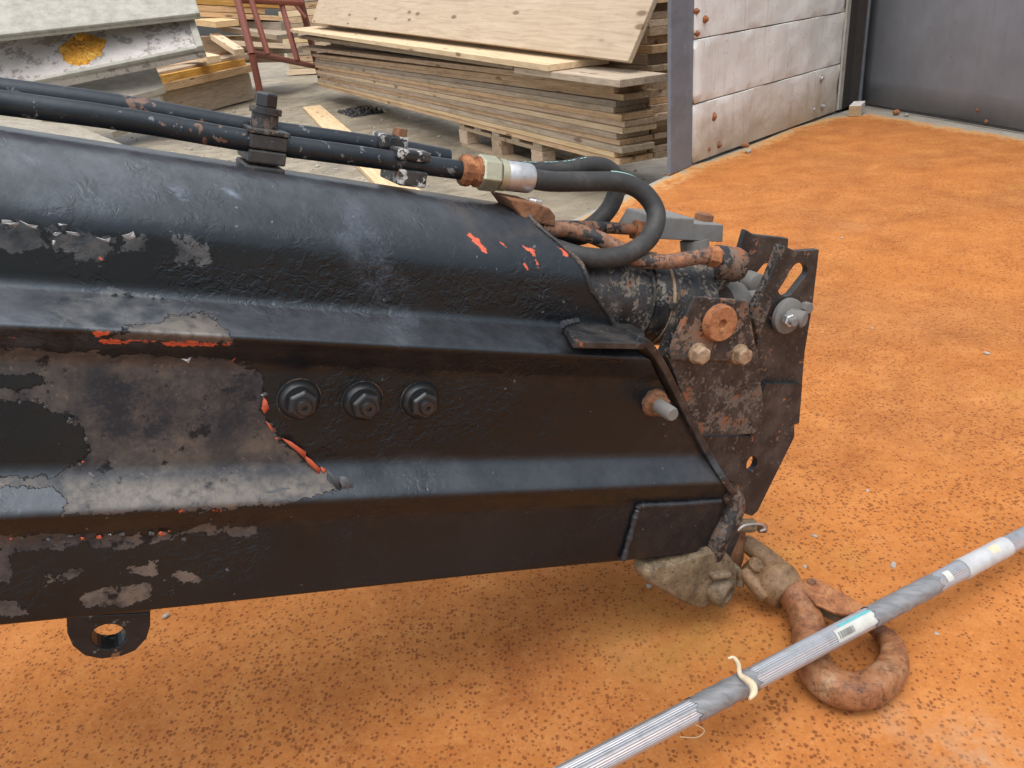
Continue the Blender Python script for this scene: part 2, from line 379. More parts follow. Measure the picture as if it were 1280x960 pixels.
# ------------------------------------------------------------------ mesh helpers
class MB:
    def __init__(s): s.v = []; s.f = []
    def add(s, vs, fs):
        o = len(s.v); s.v += [Vector(q) for q in vs]; s.f += [tuple(i+o for i in f) for f in fs]; return s
    def box(s, O, X, Y, Z):                     # corner and three edge vectors
        O, X, Y, Z = map(Vector, (O, X, Y, Z))
        if X.cross(Y).dot(Z) < 0: O = O+Z; Z = -Z
        p = [O, O+X, O+X+Y, O+Y, O+Z, O+X+Z, O+X+Y+Z, O+Y+Z]
        return s.add(p, [(3, 2, 1, 0), (4, 5, 6, 7), (0, 1, 5, 4), (1, 2, 6, 5), (2, 3, 7, 6), (3, 0, 4, 7)])
    def prism(s, outer, ext, holes=()):         # planar loops of points, pushed along ext
        ext = Vector(ext); loops = [list(map(Vector, l)) for l in [outer, *holes]]
        flatp = [p for l in loops for p in l]; tri = tessellate_polygon(loops); n = len(flatp)
        nrm = Vector()
        for i in range(len(loops[0])):
            a, b = loops[0][i], loops[0][(i+1) % len(loops[0])]; nrm += a.cross(b)
        fs = []
        for t in tri:
            tn = (flatp[t[1]]-flatp[t[0]]).cross(flatp[t[2]]-flatp[t[0]])
            if tn.dot(ext) > 0: t = t[::-1]
            fs.append(tuple(t)); fs.append(tuple(q+n for q in t[::-1]))
        o = 0
        for li, l in enumerate(loops):
            m = len(l); ln = Vector()
            for i in range(m): ln += l[i].cross(l[(i+1) % m])
            cw = (ln.dot(ext) < 0)
            if li: cw = not cw
            for i in range(m):
                a, b = o+i, o+(i+1) % m
                fs.append((a, b, b+n, a+n) if not cw else (b, a, a+n, b+n))
            o += m
        return s.add(flatp+[p+ext for p in flatp], fs)
    def tube(s, path, rad, seg=14, caps=True, flat=None, rib=None, sq=None):
        path = [Vector(p) for p in path]; n = len(path)
        if not hasattr(rad, '__len__'): rad = [rad]*n
        t0 = (path[1]-path[0]).normalized()
        ref = Vector((0, 0, 1)) if abs(t0.z) < .9 else Vector((1, 0, 0))
        x = ref.cross(t0).normalized(); vs = []
        for i in range(n):
            t = (path[min(i+1, n-1)]-path[max(i-1, 0)]).normalized()
            x = (x - t*x.dot(t)).normalized(); y = t.cross(x)
            for k in range(seg):
                a = 2*math.pi*k/seg; r = rad[i]*(1 if rib is None or k % 2 else rib)
                ca_, sa_ = math.cos(a), math.sin(a)
                if sq: ca_, sa_ = math.copysign(abs(ca_)**sq, ca_), math.copysign(abs(sa_)**sq, sa_)
                q = x*ca_*r + y*sa_*r
                if flat: q.z *= flat
                vs.append(path[i]+q)
        fs = [(i*seg+k, i*seg+(k+1) % seg, (i+1)*seg+(k+1) % seg, (i+1)*seg+k) for i in range(n-1) for k in range(seg)]
        if caps: fs += [tuple(range(seg-1, -1, -1)), tuple((n-1)*seg+k for k in range(seg))]
        return s.add(vs, fs)
    def lathe(s, O, A, prof, seg=28, phase=0):  # prof: (distance along A, radius)
        O = Vector(O); A = Vector(A).normalized()
        ref = Vector((0, 0, 1)) if abs(A.z) < .9 else Vector((1, 0, 0))
        x = ref.cross(A).normalized(); y = A.cross(x); vs = []
        for h, r in prof:
            for k in range(seg):
                a = 2*math.pi*k/seg+phase; vs.append(O+A*h+x*math.cos(a)*r+y*math.sin(a)*r)
        n = len(prof)
        fs = [(i*seg+k, i*seg+(k+1) % seg, (i+1)*seg+(k+1) % seg, (i+1)*seg+k) for i in range(n-1) for k in range(seg)]
        fs += [tuple(range(seg-1, -1, -1)), tuple((n-1)*seg+k for k in range(seg))]
        return s.add(vs, fs)

def empty(name, loc, label, cat, group=None):
    o = bpy.data.objects.new(name, None); COL.objects.link(o); o.location = loc; o.empty_display_size = .05
    o['label'] = label; o['category'] = cat
    if group: o['group'] = group
    return o
def tag(o, label, cat, group=None):
    o['label'] = label; o['category'] = cat
    if group: o['group'] = group
    return o
def base_of(o):
    v = Vector()
    while o is not None: v += o.location; o = o.parent
    return v
def obj(name, mb, mat, parent=None, bevel=0, seg=2, smooth=True, angle=35, kind=None, sub=0):
    m = bpy.data.meshes.new(name)
    if parent is None:                          # a thing made of one mesh gets its own origin at its base
        n = len(mb.v); c = sum(mb.v, Vector())/n; c.z = min(q.z for q in mb.v)
    else: c = base_of(parent)
    m.from_pydata([tuple(q-c) for q in mb.v], [], mb.f); m.validate()
    o = bpy.data.objects.new(name, m); COL.objects.link(o)
    m.materials.append(MAT[mat] if isinstance(mat, str) else mat)
    if parent is None: o.location = c
    else: o.parent = parent
    if kind: o['kind'] = kind
    if bevel:
        b = o.modifiers.new('bevel', 'BEVEL'); b.width = bevel; b.segments = seg; b.limit_method = 'ANGLE'; b.angle_limit = math.radians(40)
    if sub: s_ = o.modifiers.new('sub', 'SUBSURF'); s_.levels = s_.render_levels = sub
    if smooth:
        m.polygons.foreach_set('use_smooth', [True]*len(m.polygons))
        bm = bmesh.new(); bm.from_mesh(m)
        for e in bm.edges:
            if len(e.link_faces) == 2 and e.calc_face_angle(0) > math.radians(angle): e.smooth = False
        bm.to_mesh(m); bm.free()
        if bevel:
            m.polygons.foreach_set('use_smooth', [False]*len(m.polygons)); b.harden_normals = False
    return o
def cast_obj(name, mb, mat, parent, vox=.0016, it=3):
    o = obj(name, mb, mat, parent)
    r = o.modifiers.new('fuse', 'REMESH'); r.mode = 'VOXEL'; r.voxel_size = vox; r.use_smooth_shade = True
    s_ = o.modifiers.new('soft', 'SMOOTH'); s_.factor = .5; s_.iterations = it
    return o
def struct(name, mb, mat, **k): return obj(name, mb, mat, kind='structure', **k)
def spline(pts, n=8):                           # Catmull-Rom through points
    pts = [Vector(p) for p in pts]; P = [pts[0]*2-pts[1]]+pts+[pts[-1]*2-pts[-2]]; out = []
    for i in range(1, len(P)-2):
        for k in range(n):
            t = k/n; a, b, c, d = P[i-1:i+3]
            out.append(.5*((2*b)+(c-a)*t+(2*a-5*b+4*c-d)*t*t+(3*b-a-3*c+d)*t**3))
    return out+[pts[-1]]
def lerps(v, n=8):
    out = []
    for a, b in zip(v[:-1], v[1:]): out += [a+(b-a)*k/n for k in range(n)]
    return out+[v[-1]]
def ellipse_px(cx, cy, rx, ry, rot=0, n=18, f=None):
    r = []
    for k in range(n):
        a = 2*math.pi*k/n; x, y = rx*math.cos(a), ry*math.sin(a)
        x, y = x*math.cos(rot)-y*math.sin(rot), x*math.sin(rot)+y*math.cos(rot)
        r.append(f(cx+x, cy+y) if f else (cx+x, cy+y))
    return r
def project(P):                                 # world (n,3) -> photo pixels
    d = P-np.array(C); k = d@np.array(FW); return np.stack([640+FPX*(d@np.array(IX))/k, 480-FPX*(d@np.array(IY))/k], 1)
def sdf(P, poly):                               # signed distance, positive inside
    A = np.array(poly, float); Bp = np.roll(A, -1, 0); dmin = np.full(len(P), 1e9); ins = np.zeros(len(P), bool)
    for a, b in zip(A, Bp):
        e = b-a; w_ = P-a; t = np.clip((w_@e)/max(1e-9, e@e), 0, 1); q = w_-t[:, None]*e
        dmin = np.minimum(dmin, np.hypot(q[:, 0], q[:, 1]))
        c = ((a[1] <= P[:, 1]) & (b[1] > P[:, 1])) | ((b[1] <= P[:, 1]) & (a[1] > P[:, 1]))
        den = b[1]-a[1] if abs(b[1]-a[1]) > 1e-9 else 1e-9
        ins ^= c & (P[:, 0] < a[0]+(P[:, 1]-a[1])/den*(b[0]-a[0]))
    return np.where(ins, dmin, -dmin)
def set_attr(o, name, vals):
    a = o.data.attributes.new(name, 'FLOAT', 'POINT'); a.data.foreach_set('value', np.asarray(vals, np.float32))

# ================================================================== GROUND
g = MB(); G = 60
g.add([(-G, -6, YZ), (G, -6, YZ), (G, G, YZ), (-G, G, YZ)], [(0, 1, 2, 3)])
struct('yard_ground', g, 'yard', smooth=False)

# rusted plate: a grid clipped by a ragged outline
def plate_edge_world():
    px = [(868, 207), (905, 196), (950, 178), (985, 163), (1030, 149), (1060, 145), (1090, 143), (1180, 158), (1290, 176), (1420, 200)]
    pts = [onz(x, y) for x, y in px]
    a, b = onz(868, 207), onz(722, 276)
    far = b + (b-a).normalized()*5.2
    back = pts[-1]+(pts[-1]-pts[-2]).normalized()*2
    return [far, b]+pts+[back, Vector((6.5, -.5, 0)), Vector((far.x, -.5, 0))]
PE = plate_edge_world()
def build_plate():
    xs = np.concatenate([np.arange(-5.0, -1, .25), np.arange(-1, 2.0, .03), np.arange(2, 6.6, .06)])
    ys = np.concatenate([np.arange(-.5, .2, .1), np.arange(.2, 5.2, .03), np.arange(5.2, 7, .1)])
    X, Y = np.meshgrid(xs, ys); P = np.stack([X.ravel(), Y.ravel()], 1)
    sd_ = sdf(P, [(q.x, q.y) for q in PE])
    keep = sd_ > 0
    nx = len(xs); idx = np.arange(len(P)).reshape(len(ys), nx)
    q = np.stack([idx[:-1, :-1], idx[:-1, 1:], idx[1:, 1:], idx[1:, :-1]], -1).reshape(-1, 4)
    q = q[keep[q].any(1)]
    A_ = np.array([(v_.x, v_.y) for v_ in PE]); B_ = np.roll(A_, -1, 0)
    for i_ in np.unique(q)[~keep[np.unique(q)]]:     # pull the outer ring of points onto the outline
        e_ = B_-A_; t_ = np.clip(((P[i_]-A_)*e_).sum(1)/(e_*e_).sum(1), 0, 1); n_ = A_+e_*t_[:, None]
        P[i_] = n_[np.argmin(((n_-P[i_])**2).sum(1))]; sd_[i_] = 0
    used = np.unique(q); remap = -np.ones(len(P), int); remap[used] = np.arange(len(used)); q = remap[q]
    z = .0035+.0012*np.sin(P[:, 0]*3)*np.sin(P[:, 1]*2.3)
    m = bpy.data.meshes.new('steel_plate'); vv = np.concatenate([P, z[:, None]], 1)[used]
    m.from_pydata(vv.tolist(), [], q.tolist()); o = bpy.data.objects.new('steel_plate', m); COL.objects.link(o)
    m.materials.append(MAT['plate']); m.polygons.foreach_set('use_smooth', [True]*len(m.polygons)); o['kind'] = 'structure'
    set_attr(o, 'edge', sd_[used])
    def blob(px, py, r):
        c = onz(px, py); d = np.hypot(vv[:, 0]-c.x, vv[:, 1]-c.y); return np.clip(1-d/r, 0, 1)
    set_attr(o, 'scuff', np.maximum.reduce([blob(1215, 945, .075), blob(1120, 905, .05)*.7, blob(1065, 285, .10)*.35, blob(790, 815, .05)*.3]))
    set_attr(o, 'oil', np.maximum.reduce([blob(820, 800, .13), blob(900, 790, .10)]))
    return o
build_plate()
# concrete deck under the plate, a step above the yard
_a, _b = PE[2], PE[1]; _d = (_b-_a).normalized(); _n = Vector((-_d.y, _d.x, 0))
if _n.dot(C-_a) > 0: _n = -_n
_w0, _w1, _g1 = onz(866, 208), onz(1047, 141), onz(1284, 168)
_gd = (_g1-_w1).normalized()
dk = [_a+_d*6+_n*.03, _a+_n*.03, _w0+(_w0-_a).normalized()*.02+_n*.05, _w1+(_w1-_w0).normalized()*.5+_n*.2, _g1+_gd*3.5-_n*-.6, Vector((9, -5, 0)), Vector((-6, -5, 0))]
dk = [Vector((q.x, q.y, -.002)) for q in dk]
struct('concrete_deck', MB().prism(dk, Vector((0, 0, YZ+.004))), 'deck', smooth=False)

# ================================================================== ALUMINIUM BOARD WALL, POST, GREY GATE
Z = Vector((0, 0, 1))
W0, W1 = onz(866, 208), onz(1047, 141)
WD = (W1-W0).normalized(); WN = Vector((WD.y, -WD.x, 0))
if WN.dot(C-W0) < 0: WN = -WN
WL = (W1-W0).length
def wz(x, y):
    P = on_plane(x, y, W0, WN); return (P-W0).dot(WD), P.z
wall = empty('board_wall', W0+WD*(WL/2), 'dented silver aluminium board wall with rusty bolts behind the blue-grey post', 'wall')
zj = [0.012, (wz(872, 136)[1]+wz(1055, 73)[1])/2, (wz(872, 61)[1]+wz(1057, 5)[1])/2]
zj.append(zj[2]*2-zj[1]); zj.append(zj[3]*2-zj[2])
for i in range(4):
    # each board is a shallow hand-dented sheet
    z0, z1 = zj[i]+.0018, zj[i+1]-.0018; nx, nz = 26, 9; vs_, fs_ = [], []
    for a in range(nx+1):
        for b_ in range(nz+1):
            s_ = WL*a/nx; zz = z0+(z1-z0)*(0 if b_ == 0 else 1 if b_ == nz else .012+.976*(b_-1)/(nz-2))
            dent = .006*math.sin(s_*7+i*2.1)*math.sin(b_/nz*math.pi)+(.010*math.sin(s_*17+i)*math.sin(b_/nz*math.pi*2)**2 if i < 3 else 0)
            edge = -.003 if b_ in (0, nz) else 0
            vs_.append(W0+WD*s_+Z*zz+WN*(dent*.7+edge))
    for a in range(nx):
        for b_ in range(nz):
            q = a*(nz+1)+b_; fs_.append((q, q+nz+1, q+nz+2, q+1))
    m_ = MB().add(vs_, fs_); bd = obj('board', m_, 'alu', wall)
    so_ = bd.modifiers.new('thick', 'SOLIDIFY'); so_.thickness = .03; so_.offset = 0 if False else -1
obj('backing', MB().box(W0-WN*.06+Z*.005, WD*WL, WN*.012, Z*(zj[4]-.01)), 'seam', wall)
obj('edge_strip', MB().box(W1-WD*.035+WN*.004+Z*.02, WD*.05, WN*.012, Z*1.2), 'strip', wall, bevel=.002)
def wallbolt(x, y, r, mat, dome=True):
    P = on_plane(x, y, W0+WN*.006, WN)
    obj('bolt', MB().lathe(P-WN*.01, WN, [(0, r*1.5), (.008, r*1.5), (.010, r), (.016, r*.95), (.020, r*.5)], 14), mat, wall)
for x, y, r, mt in [(883, 24, .011, 'rust'), (872, 42, .009, 'rust'), (872, 14, .009, 'rust'), (893, 146, .014, 'rust'), (886, 186, .010, 'rust'), (900, 181, .011, 'rust_brown'),
                  (1028, 98, .013, 'zinc'), (1018, 137, .012, 'zinc'), (1030, 133, .012, 'zinc'), (1062, 18, .006, 'seam'), (1055, 62, .006, 'seam'), (1053, 86, .006, 'seam')]:
    wallbolt(x, y, r, mt)

# post
Pa = onz(838, 219); Pb = onz(868, 206.5)
pd = (Pb-Pa); pd.z = 0; pdn = pd.normalized(); pn = Vector((pdn.y, -pdn.x, 0))
if pn.dot(C-Pa) < 0: pn = -pn
post = empty('steel_post', (Pa+Pb)/2, 'blue-grey painted steel post between timber stack and aluminium boards', 'post')
obj('column', MB().box(Pa, pd, -pn*.018, Z*1.7), 'post', post, bevel=.003)
hb = on_plane(836, 34, Pa-pn*.03, pn)
obj('hinge_lug', MB().box(hb-pdn*.012-Z*.05, pdn*.02, pn*.03, Z*.085), 'zinc', post, bevel=.002)
obj('base_plate', MB().box(Pa-pdn*.01+pn*.004, pd+pdn*.012, -pn*.03, Z*.006), 'rust_brown', post)

# grey sheet gate
G0, G1 = onz(1075, 132), onz(1284, 168)
GD = (G1-G0).normalized(); GN = Vector((GD.y, -GD.x, 0))
if GN.dot(C-G0) < 0: GN = -GN
gate = empty('sheet_gate', G0+GD*.8, 'wide blue-grey sheet steel gate closing the bay beside the board wall', 'gate')
nx, nz = 40, 12; vs_, fs_ = [], []
for a in range(nx+1):
    for b_ in range(nz+1):
        s_ = 3.4*a/nx; zz = .018+1.7*b_/nz
        vs_.append(G0+GD*(s_+.012)+Z*zz+GN*(.006*math.sin(s_*2.3+.4)*math.sin(zz*2.6)+.003*math.sin(s_*6+zz*4)))
for a in range(nx):
    for b_ in range(nz):
        q = a*(nz+1)+b_; fs_.append((q, q+nz+1, q+nz+2, q+1))
gp = obj('sheet', MB().add(vs_, fs_), 'panel', gate); so_ = gp.modifiers.new('t', 'SOLIDIFY'); so_.thickness = .02; so_.offset = -1
cpz = [W1+WD*.018-WN*.002, G0-GD*.07+GN*.004, G0-GD*.02-GN*.12, W1+WD*.05-WN*.14]
obj('dark_gap_fill', MB().prism([Vector((q.x, q.y, .003)) for q in cpz], Z*1.7), 'seam', gate)  # dark fill added in the gap, covering a bright slit beside the wall
obj('frame_post', MB().box(G0-GD*.075+GN*.012, GD*.075, -GN*.05, Z*1.72), 'post', gate, bevel=.003)
obj('dark_gap_strip', MB().box(G0-GD*.105-GN*.01, GD*.028, -GN*.03, Z*1.7), 'seam', gate)  # dark strip added to draw the gap beside the frame post
obj('bottom_rail', MB().box(G0+GN*.003+Z*.006, GD*3.4, -GN*.018, Z*.010), 'seam', gate)
for x, y in [(1221, 138), (1232, 152)]:
    P = on_plane(x, y, G0+GN*.008, GN); obj('rust_stud', MB().lathe(P-GN*.01, GN, [(0, .010), (.011, .010), (.014, .006)], 10), 'rust_brown', gate)

# chalky block at the corner and crumbs along the walls
bc = onz(1060, 147); bx_ = (onz(1075, 146.5)-bc); bx_.z = 0
by_ = Vector((-bx_.y, bx_.x, 0)).normalized()*.17 + bx_.normalized()*.03
blk = empty('wood_block', bc+bx_*.5, 'small square timber offcut standing on the floor in the wall corner', 'block')
obj('body', MB().box(bc+Z*.004, bx_, by_, Z*.062), 'block', blk, bevel=.003)
obj('end_face', MB().box(bc+Z*.007-by_.normalized()*.002+bx_*.03, bx_*.94, by_.normalized()*.004, Z*.056), 'block_end', blk)
def pebble(x, y, r, mat, label, cat, group):
    P = onz(x, y, .003); bm = bmesh.new(); bmesh.ops.create_icosphere(bm, subdivisions=2, radius=r)
    ph = rnd.random()*9
    for v in bm.verts:
        v.co *= 1+.28*math.sin(v.co.x/r*2.3+ph)*math.cos(v.co.y/r*2.9+ph*2); v.co.z *= .6
    m_ = MB(); m_.add([P+v.co+Z*r*.5 for v in bm.verts], [tuple(q.index for q in f_.verts) for f_ in bm.faces]); bm.free()
    tag(obj('pebble', m_, mat), label, cat, group)
for x, y, r, mt in [(931, 184, .022, 'brick'), (910, 185, .015, 'stone'), (935, 191, .016, 'stone'), (930, 172, .024, 'stone'), (989, 152, .015, 'stone'), (903, 184, .008, 'brick'), (948, 183, .007, 'stone'),
                  (1120, 143, .022, 'brick'), (1133, 145, .012, 'stone')]:
    pebble(x, y, r, mt, 'small rust-coloured stone lying along the foot of the walls' if mt == 'brick' else 'small grey stone lying along the foot of the walls', 'stone', 'rusty crumbs by the walls' if mt == 'brick' else 'grey stones by the walls')
for x, y, r in [(1090, 411, .003), (1233, 443, .006), (1018, 671, .004), (1084, 614, .003), (1006, 709, .003), (1116, 709, .004), (811, 734, .004), (208, 771, .005), (1170, 793, .003), (1052, 298, .005), (1117, 706, .004)]:
    pebble(x, y, r, 'stone', 'pale chip of grit lying on the rusty plate', 'chip', 'grit chips on the rusty plate')

# ================================================================== CRANE BOOM
boom = empty('crane_boom', BL(-.3, 0, -.12), 'black crane boom section with peeling paint and ribbed sides', 'crane boom')
def meanv(u, y200, y640): return (bsv(200, y200, u)[1]+bsv(640, y640, u)[1])/2
UC = -.12
ctl = [  # u, (y at column 200, y at column 640), fillet radius, end pixel
    (-.095, 202, 254, .012, (655, 258)), (-.036, 286, 325, .016, (737, 322)), (-.036, 375, 399, .007, (776, 398)),
    (.014, 425, 433, .005, (812, 436)), (-.012, 461, 463, .006, (829, 463)), (-.012, 590, 574, .007, (886, 571)),
    (.014, 640, 612, .005, (905, 604)), (0, 664, 639, .006, (914, 624)), (0, 766, 714, .005, (888, 690))]
front = [(u, meanv(u, a, b), r, bsv(*e, u)[0]) for u, a, b, r, e in ctl]
back = [(2*UC-u, v, r, s) for u, v, r, s in reversed(front)]
prof = front+back
def fillet(pr, step=.0032):
    out = []; n = len(pr); arcs = []
    for i in range(n):
        p = np.array(pr[i][:2]); a = np.array(pr[i-1][:2]); b = np.array(pr[(i+1) % n][:2]); r = pr[i][2]
        d1 = (a-p); l1 = np.linalg.norm(d1); d1 /= l1; d2 = (b-p); l2 = np.linalg.norm(d2); d2 /= l2
        t = min(r, .45*l1, .45*l2); arcs.append([(1-k)**2*(p+d1*t)+2*k*(1-k)*p+k*k*(p+d2*t) for k in np.linspace(0, 1, 7)])
    for i in range(n):
        j = (i+1) % n; isf = i < 9
        for kk, q in enumerate(arcs[i]):
            g_ = (i-1) % n if kk < 3 else i; a0, b0 = np.array(pr[g_][:2]), np.array(pr[(g_+1) % n][:2])
            out.append((q, g_, float(np.clip((q-a0)@(b0-a0)/((b0-a0)@(b0-a0)), 0, 1)), isf))
        a, b = arcs[i][-1], arcs[j][0]; L = np.linalg.norm(b-a); m = max(1, int(L/(step if i < 8 else .02)))
        for k in range(1, m): out.append((a+(b-a)*k/m, i, k/m, i < 8))
    return out
ring = fillet(prof)
S0 = -1.15
def s_end(i, t): return prof[i][3]*(1-t)+prof[(i+1) % len(prof)][3]*t
SE = np.array([s_end(i, t) for q, i, t, isf in ring]); SE = sum(np.roll(SE, d_) for d_ in range(-5, 6))/11
def build_shell():
    ss = np.concatenate([np.linspace(0, .37, 14)[:-1], np.linspace(.37, 1, 330)])
    n = len(ring); vs_ = np.zeros((len(ss), n, 3)); isfront = np.zeros((len(ss), n), bool); sid = np.zeros((len(ss), n)); tt = np.zeros((len(ss), n))
    Dn, Vn, Un, Qn = map(np.array, (D, V, U, Q0))
    for k, (q, i, t, isf) in enumerate(ring):
        s_ = S0+(SE[k]-S0)*ss
        vs_[:, k] = Qn+s_[:, None]*Dn+q[1]*Vn+q[0]*Un; isfront[:, k] = isf; sid[:, k] = i; tt[:, k] = t
    f = isfront.ravel(); P = vs_.reshape(-1, 3)
    s_loc = (P-Qn)@Dn; v_loc = (P-Qn)@Vn
    # gentle unevenness of the plate
    P = P+Un*(.0012*np.sin(s_loc*9+v_loc*13)*f)[:, None]
    idx = np.arange(len(P)).reshape(len(ss), n); nx_ = np.roll(idx, -1, 1)
    q = np.stack([idx[:-1], nx_[:-1], nx_[1:], idx[1:]], -1).reshape(-1, 4)
    org = np.array(boom.location)
    m = bpy.data.meshes.new('shell'); m.from_pydata((P-org).tolist(), [], q.tolist()); m.materials.append(MAT['boom'])
    m.polygons.foreach_set('use_smooth', [True]*len(m.polygons))
    o = bpy.data.objects.new('shell', m); COL.objects.link(o); o.parent = boom
    so_ = o.modifiers.new('t', 'SOLIDIFY'); so_.thickness = .006; so_.offset = -1
    near = s_loc > -.80
    px = project(P); ok = f & near; px[~ok] = (-9999, -9999)
    def Zm(ps, sc, ox, oy): return [(x/sc+ox, y/sc+oy) for x, y in ps]
    z3 = lambda *p: Zm(p, 2.783, 0, 340); z4 = lambda *p: Zm(p, 2.783, 0, 560); z5 = lambda *p: Zm(p, 3.2, 460, 140); z6 = lambda *p: Zm(p, 5.818, 0, 240)
    bare_p = [
        z3((-300, 255), (40, 262), (400, 285), (800, 300), (920, 350), (915, 400), (905, 480), (960, 565), (1050, 650), (1130, 700), (1175, 765), (1100, 775), (1040, 800), (830, 822), (500, 835), (215, 850), (235, 800), (190, 750), (140, 745), (-300, 740)),
        z3((430, 190), (560, 170), (640, 140), (730, 150), (760, 185), (815, 225), (800, 247), (650, 245), (480, 238), (380, 232)),
        z4((-300, 300), (300, 300), (560, 298), (650, 290), (700, 270), (890, 275), (900, 300), (850, 315), (760, 290), (650, 296), (590, 325), (420, 352), (330, 360), (300, 330), (60, 345), (-300, 350)),
        z4((-300, 350), (40, 350), (35, 470), (-300, 480)), z4((220, 430), (300, 415), (290, 435), (150, 480)),
        z4((-300, 520), (50, 530), (70, 560), (100, 580), (40, 592), (-300, 570)),
        z4((418, 438), (450, 415), (520, 405), (520, 392), (548, 390), (545, 435), (525, 447)),
        z4((268, 520), (300, 508), (360, 490), (430, 478), (522, 470), (520, 500), (540, 530), (440, 545), (370, 550), (290, 555)),
        z4((590, 440), (620, 415), (650, 425), (690, 465), (640, 475), (600, 460)), z4((585, 488), (605, 488), (603, 503), (588, 503)),
        z4((130, 300), (200, 315), (250, 380), (180, 440), (60, 430), (60, 350))]
    isl = [z3((-300, 440), (60, 442), (110, 440), (200, 490), (290, 550), (310, 615), (290, 660), (200, 700), (150, 712), (60, 715), (-300, 735)),
           z3((-300, 345), (100, 360), (175, 370), (160, 385), (60, 410), (-300, 415)),
           z4((30, 365), (180, 350), (340, 350), (330, 390), (200, 440), (110, 450), (60, 500), (30, 440))]
    bare = np.maximum.reduce([sdf(px, p) for p in bare_p])
    for p in isl: bare = np.minimum(bare, -sdf(px, p)+rnd.random())
    bare = np.clip(bare, -60, 60)
    thin_p = [z6((385, 290), (480, 270), (640, 270), (850, 370), (830, 420), (740, 500), (600, 510), (500, 460), (390, 400)), z6((-60, 230), (280, 250), (300, 360), (80, 440), (-60, 350)),
              z6((900, 350), (1050, 320), (1050, 420), (950, 420)), z3((140, 110), (390, 65), (560, 80), (600, 125), (740, 140), (740, 180), (400, 215), (200, 170)),
              z3((620, 230), (800, 250), (780, 210)), Zm([(650, 600), (780, 620), (800, 700), (680, 690)], 3.048, 0, 100)]
    thin = np.clip(np.maximum.reduce([sdf(px, p) for p in thin_p]), -60, 12)
    prim_p = [z5((415, 500), (445, 508), (482, 552), (475, 570), (440, 545)), z5((605, 530), (640, 532), (682, 572), (676, 592), (650, 572)), z5((614, 592), (638, 606), (646, 640), (625, 628)),
              z5((505, 512), (530, 518), (578, 550), (560, 545)), z5((752, 536), (780, 545), (802, 578), (785, 575)), z5((674, 600), (685, 606), (684, 626), (675, 624)), z5((400, 488), (415, 490), (412, 500), (402, 498)),
              z3((345, 236), (500, 238), (810, 246), (800, 254), (640, 262), (500, 246), (370, 250)), z3((318, 205), (385, 208), (380, 222), (330, 224)), z3((-200, 222), (62, 224), (60, 230), (-200, 231)),
              z3((92, 212), (104, 212), (104, 222), (94, 222)), z3((725, 822), (775, 824), (770, 834), (735, 832)), z3((615, 826), (636, 826), (634, 842), (620, 842)), z3((245, 846), (290, 848), (285, 854), (245, 853)),
              z6((620, 495), (665, 465), (660, 490), (630, 508)), z6((710, 455), (740, 460), (748, 505), (730, 500)), z3((1030, 795), (1045, 795), (1042, 815)), z3((1096, 795), (1114, 797), (1108, 808))]
    prim = np.clip(np.maximum.reduce([sdf(px, p) for p in prim_p]), -60, 20)
    Zr = np.concatenate([[k for k in range(n)]])
    iv = sid.ravel()
    dirt = np.where((iv == 3) | (iv == 6), .45*np.clip(tt.ravel()*2.2, 0, 1), 0)                       # folds under the two ribs: slight dirt plus the floor's orange reflection painted in
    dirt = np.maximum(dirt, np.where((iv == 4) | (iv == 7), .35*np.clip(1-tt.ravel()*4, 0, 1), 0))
    tipd = np.clip((px[:, 0]-760)/130, 0, 1); dirt = np.maximum(dirt, tipd*.7*ok)
    crest = np.clip(1-np.abs(sdf(px, [(560, 240), (650, 250), (690, 290), (600, 300)]))/30, 0, 1)*ok; dirt = np.maximum(dirt, crest*.8)
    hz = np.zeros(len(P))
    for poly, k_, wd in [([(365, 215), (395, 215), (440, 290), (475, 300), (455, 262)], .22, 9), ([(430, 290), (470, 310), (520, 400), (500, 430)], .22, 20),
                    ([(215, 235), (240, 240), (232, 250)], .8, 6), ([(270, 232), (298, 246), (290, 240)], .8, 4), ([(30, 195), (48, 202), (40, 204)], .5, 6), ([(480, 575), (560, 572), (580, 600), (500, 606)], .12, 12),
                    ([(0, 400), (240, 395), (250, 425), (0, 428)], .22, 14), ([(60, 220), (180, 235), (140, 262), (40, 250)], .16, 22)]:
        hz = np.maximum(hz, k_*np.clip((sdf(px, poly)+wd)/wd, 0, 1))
    pale = np.maximum.reduce([np.clip((sdf(px, z3((480, 170), (700, 150), (800, 240), (500, 235)))+6)/14, 0, 1), np.clip((sdf(px, z3((230, 735), (1150, 715), (1150, 790), (240, 830)))+8)/16, 0, 1),
                  .8*np.clip((sdf(px, z4((260, 480), (540, 470), (540, 550), (270, 560)))+6)/10, 0, 1), .8*np.clip((sdf(px, z4((410, 390), (690, 390), (690, 480), (410, 450)))+6)/10, 0, 1)])
    wr = np.maximum.reduce([np.clip((sdf(px, q)+25)/40, 0, 1) for q in ([(390, 470), (650, 470), (620, 560), (400, 560)], [(250, 665), (330, 660), (330, 735), (250, 735)], [(200, 330), (730, 340), (730, 395), (200, 370)])])
    sky_sheen = np.where(iv == 0, .9*np.clip(1.25-tt.ravel(), 0, 1), np.where((iv == 2) | (iv == 5), .8, 0)); sky_sheen = np.where(iv == 17, .3, sky_sheen)*np.clip(1.15-(px[:, 0])/900, .45, 1)  # bright sky reflection on slope and ledges, painted into the colour
    ch = sky_sheen.reshape(len(ss), n); ch = sum(np.roll(ch, d_, 1) for d_ in range(-3, 4))/7; sky_sheen = ch.ravel()
    burn = np.maximum(np.clip((sdf(px, z3((180, 330), (920, 330), (920, 540), (700, 640), (330, 600), (250, 450)))+18)/36, 0, 1), .7*np.clip((sdf(px, z4((0, 330), (320, 320), (300, 440), (0, 470)))+10)/20, 0, 1))
